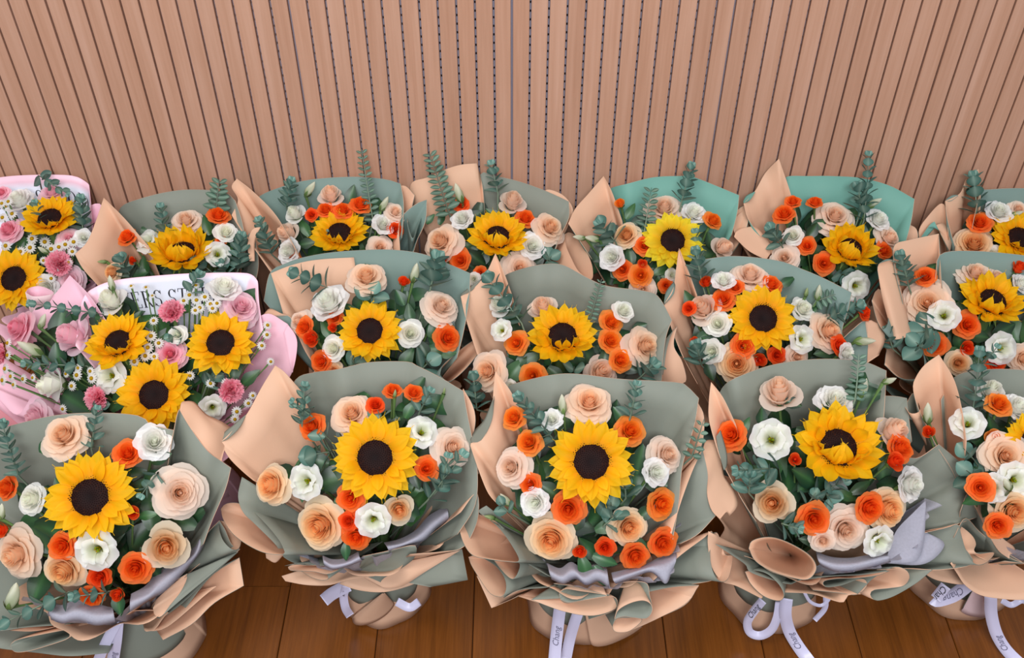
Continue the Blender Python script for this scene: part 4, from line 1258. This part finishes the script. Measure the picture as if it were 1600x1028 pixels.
b = Bouquet('bouquet', 'pink wrapped bouquet showing three whole sunflowers and chamomile, in the second row', (240, 560), .38, G2, sage='k', peach='k')
b.base_wrap(); b.ring(.165, .26, 'kk', 'inner_wrap', .012, 7)
pink_sheet(b, [(118, 540, .41), (128, 470, .43), (150, 448, .44), (185, 437, .447), (240, 431, .45), (300, 427, .45), (375, 426, .45), (395, 430, .447), (403, 440, .44, 'c'), (405, 475, .42), (412, 520, .39)], .44, (.24, .76, (.60, .965)), 'FLOWERS STUDIO', (.175, .70, .835, .925))
b.flare([(165, 500, .43), (140, 462, .445), (109, 430, .455, 'c'), (85, 460, .43), (60, 478, .415), (42, 500, .40), (38, 530, .38), (60, 580, .34), (85, 620, .30)], 'kk')
b.horn([(40, 457), (46, 450), (60, 447), (75, 451), (84, 458), (70, 462), (52, 463)], .43, .01, 'mk', neck=(60, 540, .32))
b.flare([(395, 500, .40), (420, 490, .405), (449, 506, .40, 'c'), (462, 525, .385), (464, 545, .37), (457, 580, .34), (440, 605, .31), (415, 610, .30)], 'kk')
b.strip([[(449, 507, .40), (462, 524, .385), (464, 543, .37), (458, 578, .34)], [(443, 520, .39), (447, 540, .375), (452, 565, .355), (457, 582, .34)]], 'kk')
b.flare([(-20, 600, .33), (0, 625, .31), (28, 648, .29), (55, 615, .32), (80, 640, .30), (95, 620, .31), (120, 660, .28)], 'kk')
b.strip([[(-10, 632, .31), (10, 648, .30), (40, 672, .28)], [(-10, 660, .28), (10, 672, .27), (28, 690, .26)]], 'rr')
b.flare([(-60, 520, .38), (-40, 590, .33), (-10, 640, .29), (50, 672, .26), (130, 690, .25), (200, 690, .25)], 'kk')
b.flare([(330, 660, .29), (352, 655, .30), (368, 652, .30), (378, 640, .31), (395, 630, .31), (412, 612, .31)], 'kk')
b.fill('''
S 184 535 55 -.05 .3 .3
S 345 536 58 .02 .22 .1
S 241 617 62 0 .12 .1
K 27 512 28 -.2 .1
k 108 524 30 -.2 .2
K 265 552 24 0 .2
J 377 478 30 .2 .25
J 53 652 27 -.2 0
C 270 490 24 0 .2
C 155 622 24 -.1 0
C 360 610 23 .1 0
C 6 554 20 -.2 .1
L 173 587 31 -.1 .1
L 332 637 23 .1 -.1
W 350 447 26 .1 .5
v 171 467 24 -.2 .3
v 76 601 26 -.6 -.1
w 277 522 15
B 48 545 20 150 .3
B 66 502 12 65 .1
B 174 443 12 100 .2
D 296 461 9.0
D 307 469 9.0
D 320 464 9.0
D 329 475 9.0
D 287 470 8.1
D 312 481 9.0
D 305 485 8.1
D 339 474 8.1
D 332 482 8.1
D 240 501 8.1
D 236 525 9.9
D 248 536 9.0
D 231 543 9.9
D 227 556 9.9
D 210 565 9.9
D 241 557 8.1
D 122 575 8.1
D 120 586 9.9
D 103 584 7.2
D 112 603 9.0
D 141 580 8.1
D 143 591 9.9
D 98 639 8.1
D 297 587 8.1
D 327 569 8.1
D 353 598 8.1
D 329 599 8.1
D 370 643 9.0
D 388 630 8.1
D 367 655 8.1
D 395 618 7.2
D 8 576 9.9
D 17 588 9.0
D 4 594 9.9
D 36 592 9.0
D 21 601 8.1
D 12 555 9.0
D 12 536 9.0
D 51 590 7.2
D 205 447 6.3 0 .3
D 228 449 6.3 0 .3
D 238 462 5.4 0 .3
D 306 446 7.2 0 .3
D 418 508 8.1
D 417 523 8.1
D 409 540 8.1
D 423 565 7.2
E 165 492 48 474 9 10
E 135 572 40 568 10 7
E 298 458 310 428 10 4
E 322 605 348 568 11 4
E 285 520 260 530 10 2
E 150 640 158 632 10 2
G 90 555 20 100
G 120 630 30 -30
G 218 580 16 20
G 390 590 18 40
G 210 500 16 60
''')
b.greens(95)

def mid(label, centre, tilt=None, **k):
    b = Bouquet('bouquet', label, centre, .38, G1, **k)
    b.base_wrap(); b.ring(.135, .235, 'sp', 'inner_wrap', .012, 7)
    b.ring(.15, .20, 'ps', 'collar', .016, 6, a0=-.98*PI, a1=-.02*PI)
    return b
b = mid('second row sunflower bouquet with a square peach sheet before its grey green back', (580, 515), sage='u')
b.flare([(412, 470, .39), (422, 426, .415), (445, 412, .42), (470, 403, .425), (512, 395, .435), (560, 391, .442), (612, 390, .45), (662, 397, .45), (705, 414, .445), (735, 427, .44, 'c'), (733, 470, .415), (724, 520, .38), (714, 560, .35)])
b.flare([(448, 510, .38), (436, 468, .41), (423, 427, .437, 'c'), (450, 416, .442), (480, 408, .446), (515, 404, .447), (553, 402, .447, 'c'), (556, 440, .40)], 'ps', .43)
b.horn([(687, 586), (692, 571), (710, 554), (730, 538), (745, 530), (753, 534), (751, 546), (735, 568), (715, 588), (700, 596)], .34, .02, 'sp')
b.flare([(412, 494, .39), (450, 493, .395), (460, 512, .38), (475, 545, .35), (492, 578, .32), (470, 590, .31)], 'sp')
b.strip([[(412, 494, .39), (430, 494, .392), (450, 493, .395)], [(413, 490, .39), (422, 482, .392), (440, 490, .394)]], 'pp')
b.fill('''
S 578 517 55 0 .15 .1
Q 572 431 30 0 .35
P 690 477 30 .2 .35
P 466 502 20 -.3 .2
A 520 580 16
O 474 511 17 -.2 .1
o 487 529 16 -.1 0
O 500 565 18 -.1 0
O 522 495 14 -.1 .2
o 520 512 9
o 631 440 11 .1 .3
O 701 527 22 .15 .1
W 511 470 32 -.2 .45
w 519 544 20 -.1 .1
w 642 520 22 .1 .1
B 648 427 15 75 .2
E 512 450 460 427 14 6
E 673 450 683 404 18 5
E 580 468 580 455 15 2
E 658 578 674 562 16 2
E 545 572 562 566 13 2
G 640 490 16 100
G 625 465 14 120
G 680 510 20 60
G 680 545 16 170
G 700 552 15 10
G 510 515 18 120
G 635 560 20 60
G 700 505 14 130
G 560 565 18 -60
G 660 545 18 120
''')
b.greens(50)

b = mid('second row sunflower bouquet with a column of three light orange spray roses', (880, 528))
b.flare([(778, 475, .42), (786, 436, .44), (800, 425, .445), (835, 415, .45), (865, 412, .452), (885, 416, .452), (920, 435, .45), (950, 447, .45), (1010, 455, .445), (1030, 465, .443), (1050, 500, .42, 'c'), (1041, 525, .40), (1036, 560, .37), (1034, 595, .34)])
b.flare([(800, 460, .43), (788, 428, .445), (774, 396, .457, 'c'), (758, 430, .44), (738, 452, .425), (720, 463, .42, 'c'), (726, 490, .40), (738, 530, .37), (752, 570, .34), (765, 600, .31)], 'ps')
b.strip([[(720, 463, .42), (738, 453, .425), (752, 436, .435)], [(720, 460, .418), (732, 450, .422), (748, 438, .433)]], 'ss')
b.flare([(1036, 585, .345), (1042, 545, .375), (1050, 520, .39), (1058, 510, .395, 'c'), (1053, 540, .37), (1066, 565, .35), (1072, 595, .32), (1055, 600, .31)], 'ps')
b.fill('''
S 879 525 59 0 .3 .3
p 848 478 24 -.1 .4
Q 1010 540 31 .2 .2
Q 760 580 30 -.2 .2
p 940 580 27 .1 .3
Y 805 535 20 -.1 .1
Y 956 502 20 .1 .2
Y 955 531 20 .1 .15
Y 971 562 20 .1 .1
Y 832 587 21 0 .1
v 779 475 19 -.2 .3
L 784 516 20 -.2 .1
w 975 484 18 .1 .3
w 797 603 10
E 815 505 763 434 14 8
F 922 498 940 436 6.5 9
E 1000 590 1020 570 16 3
E 897 582 897 572 13 1
E 745 640 740 588 12 6
G 800 585 28 -130
G 830 560 18 30
G 815 562 16 60
G 1000 510 12 20
G 945 560 18 80
G 870 585 18 -40
G 985 575 16 -20
''')
b.greens(50)

b = mid('second row sunflower bouquet crowded with orange roses round a wide dark seed disc', (1190, 505), sage='u')
b.flare([(1060, 460, .42), (1070, 422, .44), (1085, 409, .445), (1107, 404, .447), (1150, 400, .45), (1215, 407, .45), (1255, 421, .45), (1290, 436, .445), (1331, 457, .435, 'c'), (1325, 485, .41), (1316, 515, .38), (1312, 560, .34)])
b.flare([(1092, 470, .42), (1078, 430, .44), (1061, 388, .457, 'c'), (1056, 425, .435), (1052, 450, .425), (1038, 475, .41, 'c'), (1050, 515, .38), (1066, 555, .345), (1090, 600, .30)], 'ps')
b.strip([[(1038, 476, .41), (1052, 460, .42), (1055, 445, .43)], [(1037, 473, .408), (1041, 455, .415), (1053, 440, .428)]], 'ss')
b.flare([(1316, 530, .36), (1332, 515, .375), (1352, 502, .385), (1356, 535, .36), (1355, 566, .33), (1330, 575, .32)], 'sp')
b.strip([[(1352, 502, .385), (1356, 535, .36), (1355, 567, .33)], [(1361, 500, .383), (1379, 512, .37), (1382, 533, .355), (1373, 555, .335)]], 'pp')
b.fill('''
S 1192 498 58 0 .08
P 1172 428 30 0 .5
p 1097 480 27 -.3 .3
A 1151 568 32 -.1 .1
Q 1296 516 30 .15 .2
P 1247 558 20
O 1129 466 19 -.1 .2
O 1149 447 14 -.1 .3
o 1103 441 12 -.1 .4
O 1206 442 18 .1 .35
O 1162 540 20 -.05 .05
R 1314 539 16 .1 .1
R 1215 555 15 0 0
o 1187 562 13 -.1 -.1
R 1075 481 12 -.3 .1
o 1085 532 8
R 1352 487 14 .3 .2
w 1121 505 21 -.1 .1
W 1130 436 19 -.1 .4
w 1256 481 20 .15 .25
L 1252 530 25 .1 .05
w 1111 549 20 -.3 0
W 1325 552 17 .2 .1
B 1279 458 12 85 .2
B 1260 457 7 80 .2
B 1351 533 15 0 .3
E 1096 440 1087 393 12 6
F 1275 470 1306 460 9 4
E 1290 498 1344 476 11 8
E 1096 570 1088 540 14 4
G 1275 535 18 140
G 1290 550 18 190
G 1110 580 16 -70
G 1230 440 14 30
G 1100 525 16 40
G 1110 535 16 150
G 1270 490 14 60
''')
b.greens(50)

b = mid('second row sunflower bouquet with an upright rolled peach sheet at its side', (1540, 475), sage='u')
b.flare([(1462, 430, .43), (1470, 397, .447), (1520, 392, .45), (1600, 399, .45), (1680, 412, .45), (1700, 470, .42)])
b.flare([(1410, 470, .40), (1398, 420, .435), (1397, 384, .452), (1420, 375, .455), (1467, 365, .457, 'c'), (1469, 400, .44), (1472, 450, .41)], 'ps')
b.strip([[(1371, 422, .43), (1380, 470, .40), (1397, 530, .35)], [(1374, 412, .434), (1388, 470, .405), (1404, 530, .355)], [(1397, 406, .435), (1408, 465, .40), (1422, 525, .352)], [(1398, 412, .43), (1412, 470, .39), (1425, 525, .345)]], 'ps')
b.strip([[(1371, 422, .43), (1383, 421, .42), (1398, 412, .43)], [(1374, 411, .434), (1385, 405, .432), (1397, 406, .435)]], 'ss')
b.horn([(1382, 570), (1386, 545), (1397, 527), (1413, 524), (1430, 532), (1442, 550), (1444, 575), (1432, 592), (1405, 590)], .33, .02, 'sp')
b.horn([(1362, 470), (1368, 455), (1375, 452), (1380, 470), (1388, 500), (1380, 515), (1370, 500)], .37, .015, 'sp')
b.fill('''
S 1550 471 56 0 .35 .4
P 1524 425 28 0 .4
P 1558 432 18 .3 .3
Q 1449 473 36 -.15 .15
A 1499 568 20
Q 1600 560 22
O 1445 430 17 -.2 .3
O 1513 507 21 0 .1
O 1461 539 20 -.1 .05
o 1511 544 14
o 1592 418 13 .1 .4
R 1557 568 18
L 1475 493 27 -.1 .15
L 1564 544 28 .05 .05
W 1598 442 17 .2 .3
P 1640 490 30 .1 .2
O 1640 530 20
E 1420 448 1407 400 13 6
E 1462 515 1432 520 19 2
E 1440 545 1432 535 16 2
E 1395 545 1385 515 10 3
G 1500 530 20 100
G 1540 560 22 20
G 1570 515 20 30
G 1455 420 13 40
G 1490 550 18 160
G 1530 525 18 -10
''')
b.greens(50)

# ------------------------------------------------------------------ back row
def back(label, centre, hs=.385, group=G1, **k):
    b = Bouquet('bouquet', label, centre, hs, group, **k)
    b.base_wrap(.95); b.ring(.10, .235, 'sp', 'inner_wrap', .008, 7)
    b.ring(.13, .20, 'ps', 'collar', .012, 6, a0=-.98*PI, a1=-.02*PI)
    return b
b = back('pink wrapped bouquet standing against the slatted wall with two sunflowers and one carnation', (62, 385), group=G2, sage='k', peach='k')
pink_sheet(b, [(-80, 330, .42), (-70, 292, .445), (0, 277, .45), (60, 273, .452), (110, 274, .452), (128, 280, .45), (139, 288, .447, 'c'), (143, 330, .42), (146, 380, .38)], .44, (.06, .80, (.60, .95)), 'FLOWERS STUDIO', (.05, .755, .83, .915))
b.flare([(140, 322, .42), (150, 318, .42), (158, 322, .42), (150, 350, .40), (140, 380, .38)], 'kk')
b.flare([(130, 425, .33), (142, 420, .33), (150, 440, .31), (130, 455, .30)], 'kk')
b.fill('''
S 78 341 48 0 .4 .25
S 22 436 54 -.05 .15
J 80 299 20 0 .5
K 12 358 21 -.2 .3
J 108 372 20 .1 .2
J 110 437 21 .1 0
W 27 310 25 -.1 .4
W 130 371 15
W 70 449 21
K 2 300 12
C 93 413 24 .1 .1
D 10 322 9.0
D 19 334 9.0
D 4 340 9.0
D 9 384 9.9
D 50 373 9.9
D 47 387 9.9
D 70 378 9.9
D 80 389 9.9
D 92 386 9.0
D 102 382 9.0
D 115 378 9.0
D 113 393 8.1
D 85 420 8.1
D 80 435 8.1
D 107 410 7.2
D 3 318 8.1
D 13 315 8.1
D 32 393 9.0
D 68 407 7.2
E 60 274 104 302 8 5
E 130 362 126 311 11 6
E 70 364 55 318 9 6
E 40 478 16 462 11 3
B 68 391 9 150 .2
G 40 395 18 100
G 118 425 16 40
G 30 375 18 150
''')
b.greens(40)

b = back('back row sunflower bouquet between the pink bouquets, sage paper, petals folded over its disc', (275, 388))
b.flare([(180, 375, .42), (184, 338, .437), (192, 321, .445), (220, 310, .45), (260, 300, .452), (300, 296, .452), (350, 300, .45), (368, 314, .445, 'c'), (378, 345, .42), (386, 385, .38)])
b.flare([(232, 385, .42), (195, 342, .44), (162, 309, .455, 'c'), (150, 345, .435), (136, 378, .415), (117, 397, .405, 'c'), (130, 420, .38), (155, 448, .35)], 'ps')
b.flare([(385, 385, .38), (388, 365, .39), (398, 372, .385), (404, 410, .35), (400, 440, .32)], 'sp')
b.fill('''
S 284 394 56 0 .65 .75
P 290 343 25 0 .4
A 173 425 16 -.2 .1
O 197 368 16 -.1 .4
O 341 334 18 .1 .5
o 208 407 8
O 345 375 9
L 233 378 24 -.1 .4
w 353 361 18 .1 .3
L 340 397 22 .1 .1
B 160 409 7 180 .1
E 258 370 251 324 10 5
F 338 326 343 280 12 6
E 206 434 188 404 12 4
E 372 422 377 370 12 6
E 330 424 303 404 11 4
E 355 430 345 412 11 3
G 322 352 16 110
G 225 415 16 100
G 215 430 18 30
G 360 395 12 90
''')
b.greens(44)

b = back('back row sunflower bouquet with orange roses lined up just above its sunflower', (525, 365), sage='u')
b.flare([(392, 355, .41), (400, 312, .437), (442, 291, .45), (490, 280, .452), (555, 276, .453), (602, 280, .452), (626, 287, .448, 'c'), (631, 320, .43), (628, 372, .39)])
b.flare([(610, 295, .43), (632, 290, .435), (648, 305, .43, 'c'), (640, 340, .40)], 'ps', .43)
b.flare([(460, 385, .41), (430, 335, .43), (395, 299, .447), (370, 279, .455, 'c'), (362, 292, .447), (372, 312, .437), (362, 336, .425, 'c'), (375, 357, .41), (400, 392, .38), (430, 435, .34)], 'ps')
b.strip([[(390, 408, .375), (387, 380, .395), (395, 358, .41), (407, 355, .412)], [(398, 408, .373), (398, 380, .39), (402, 365, .402), (407, 356, .412)]], 'pp')
b.flare([(625, 395, .38), (625, 345, .41), (648, 320, .43), (667, 312, .435, 'c'), (665, 345, .41), (652, 375, .39), (646, 395, .37)], 'sp')
b.horn([(636, 346), (638, 332), (646, 326), (656, 328), (659, 337), (653, 352), (646, 372), (641, 365)], .405, .012, 'sp', neck=(640, 420, .30))
b.fill('''
S 530 364 49 0 .4 .25
p 516 302 20 0 .4
p 447 363 20 -.4 .2
P 594 385 20 .1 .2
P 618 330 17 .2 .3
O 508 326 15 -.1 .4
O 535 327 17 0 .4
O 563 317 17 .1 .5
R 486 335 11
R 619 358 14 .2 0
O 457 405 13
v 459 332 17 -.2 .3
W 449 392 21 -.2 .1
W 599 349 18 .1 .3
B 484 296 13 55 .1
B 600 319 12 60 .1
F 583 345 565 231 8 13
E 448 325 455 283 10 6
E 425 398 405 345 10 7
E 521 394 511 364 7 4
G 549 303 15 75
G 475 355 16 120
G 560 350 14 100
G 480 380 14 10
''')
b.greens(44)

b = back('back row sunflower bouquet with a broad square peach sheet against the wall', (775, 370))
b.flare([(745, 330, .42), (750, 273, .452), (775, 275, .452), (810, 283, .45), (845, 295, .447), (875, 308, .442), (889, 315, .44, 'c'), (889, 340, .42), (875, 370, .395), (863, 405, .36)])
b.flare([(645, 330, .42), (642, 288, .447), (668, 277, .453), (700, 263, .458), (722, 257, .46), (745, 255, .46, 'c'), (754, 290, .44), (758, 335, .41)], 'ps', .44)
b.flare([(848, 300, .43), (858, 296, .435), (880, 305, .43), (895, 325, .42), (892, 345, .40)], 'ps', .43)
b.horn([(883, 366), (889, 363), (900, 368), (912, 385), (921, 403), (926, 420), (924, 436), (905, 425), (892, 402), (884, 382)], .375, .018, 'pp')
b.fill('''
S 777 370 51 0 .35 .4
p 801 312 22 .1 .4
Q 687 376 30 -.25 .25
Q 860 354 26 .2 .3
P 813 418 28 .05 .2
O 822 339 17 .1 .4
O 718 406 18 -.1 .1
O 750 426 11
R 720 318 13
o 694 404 7
W 721 340 19 -.15 .3
W 833 383 22 .1 .15
w 740 436 11
B 717 302 15 110 .2
F 702 335 671 236 12 12
E 778 302 768 257 10 5
E 855 408 862 400 12 2
G 672 342 10 50
G 690 340 12 70
G 725 385 14 20
G 770 335 14 140
G 840 410 14 40
''')
b.greens(44)

b = back('back row bouquet with a lemon yellow sunflower in teal backed paper', (1045, 380), sage='t')
b.flare([(935, 350, .42), (942, 308, .44), (955, 294, .448), (980, 287, .452), (1020, 277, .455), (1060, 275, .455), (1085, 277, .453), (1155, 305, .445, 'c'), (1152, 332, .42), (1143, 368, .39)])
b.flare([(972, 345, .43), (956, 300, .45), (943, 275, .458, 'c'), (920, 302, .443), (899, 326, .43), (888, 349, .42, 'c'), (902, 370, .40), (925, 405, .365)], 'ps')
b.flare([(1150, 330, .41), (1163, 322, .415), (1170, 340, .405), (1162, 370, .38)], 'ps')
b.strip([[(1147, 370, .39), (1170, 392, .37), (1197, 406, .36)], [(1150, 362, .395), (1180, 375, .382), (1205, 395, .368)], [(1160, 356, .398), (1182, 356, .397), (1206, 385, .378), (1206, 397, .37)]], 'pp')
b.fill('''
Z 1051 376 51 0 .12
P 1038 323 30 0 .3
A 977 366 22 -.3 .2
p 1132 386 20 .2 .2
P 1005 452 20
y 969 318 10 -.1 .4
O 1006 382 16 -.1 .1
Y 1116 343 16 .2 .3
O 972 420 17 -.1 .1
Y 1001 430 19 0 0
o 1004 412 9
O 1041 446 12
W 1085 330 20 .1 .3
W 955 401 21 -.15 .1
w 1050 430 11
B 906 371 10 175 .1
B 926 373 12 170 .1
E 1065 315 1080 260 10 8
F 1005 372 1018 293 11 9
E 962 378 938 350 14 4
E 1092 432 1086 364 10 7
G 985 330 14 60
G 1000 345 14 20
G 985 400 16 100
G 1035 420 16 30
G 1110 375 14 110
G 1045 435 14 150
''')
b.greens(44)

b = back('back row bouquet in teal backed paper with a closed deep yellow sunflower', (1315, 380), sage='t')
b.flare([(1220, 330, .43), (1226, 290, .447), (1229, 276, .453), (1265, 275, .455), (1300, 275, .455), (1345, 278, .453), (1390, 290, .45), (1429, 311, .443, 'c'), (1424, 345, .415), (1415, 380, .385)])
b.flare([(1246, 340, .43), (1232, 292, .45), (1217, 248, .464, 'c'), (1196, 270, .453), (1180, 298, .44), (1162, 318, .432, 'c'), (1169, 342, .415), (1190, 372, .385)], 'ps')
b.strip([[(1162, 318, .432), (1172, 312, .435), (1180, 300, .44)], [(1161, 315, .43), (1166, 306, .433), (1178, 300, .439)]], 'ss')
b.flare([(1160, 330, .41), (1150, 340, .40), (1147, 362, .385), (1165, 385, .36)], 'pp')
b.flare([(1420, 350, .40), (1432, 358, .395), (1433, 375, .385), (1415, 385, .375)], 'ps')
b.fill('''
S 1328 389 49 0 .3 .9
P 1305 336 30 0 .2
P 1225 402 22 -.1 .2
P 1391 371 23 .2 .3
O 1239 313 13 0 .5
O 1225 332 18 -.1 .5
O 1274 314 13 .1 .6
O 1261 383 15 -.1 .2
O 1288 411 18 0 0
O 1383 391 15 .15 .1
O 1335 462 12
w 1239 367 16 -.1 .2
W 1374 341 20 .15 .3
L 1337 447 26 .1 -.1
B 1366 317 12 30 .1
E 1350 345 1357 243 10 11
E 1345 330 1341 293 14 4
E 1222 384 1203 358 12 4
E 1315 425 1325 435 10 3
G 1270 360 14 60
G 1280 350 14 30
G 1240 410 16 -60
G 1350 420 14 -10
G 1300 430 14 -80
G 1350 360 12 90
''')
b.greens(44)

b = back('back row sunflower bouquet with dark eucalyptus beside its pointed flap, cut by the frame', (1575, 365), sage='u')
b.flare([(1522, 340, .43), (1532, 301, .449), (1545, 296, .452), (1600, 294, .454), (1670, 300, .45), (1690, 350, .42)])
b.flare([(1530, 350, .42), (1532, 305, .447), (1529, 264, .463, 'c'), (1511, 278, .457), (1500, 302, .445), (1477, 314, .44, 'c'), (1481, 345, .415), (1492, 385, .38)], 'ps')
b.strip([[(1477, 314, .44), (1486, 314, .437), (1497, 306, .443)], [(1479, 311, .441), (1488, 305, .442), (1497, 305, .444)]], 'ss')
b.flare([(1440, 385, .37), (1436, 360, .39), (1450, 338, .41), (1470, 318, .425), (1479, 330, .42), (1482, 370, .39)], 'pp')
b.strip([[(1438, 372, .385), (1452, 352, .40), (1460, 346, .403)], [(1446, 372, .382), (1470, 348, .40), (1482, 360, .39), (1487, 375, .38), (1484, 395, .37)]], 'pt')
b.fill('''
S 1593 372 50 0 .35 .2
A 1522 379 30 -.1 .4
P 1592 326 16
O 1531 346 19 -.1 .4
W 1562 328 21 0 .35
W 1552 396 14
B 1589 334 9 20 .1
P 1640 360 26
O 1630 410 16
E 1526 335 1521 276 13 7
E 1575 395 1590 402 11 3
G 1555 350 14 20
G 1545 370 14 -20
''')
b.greens(40)
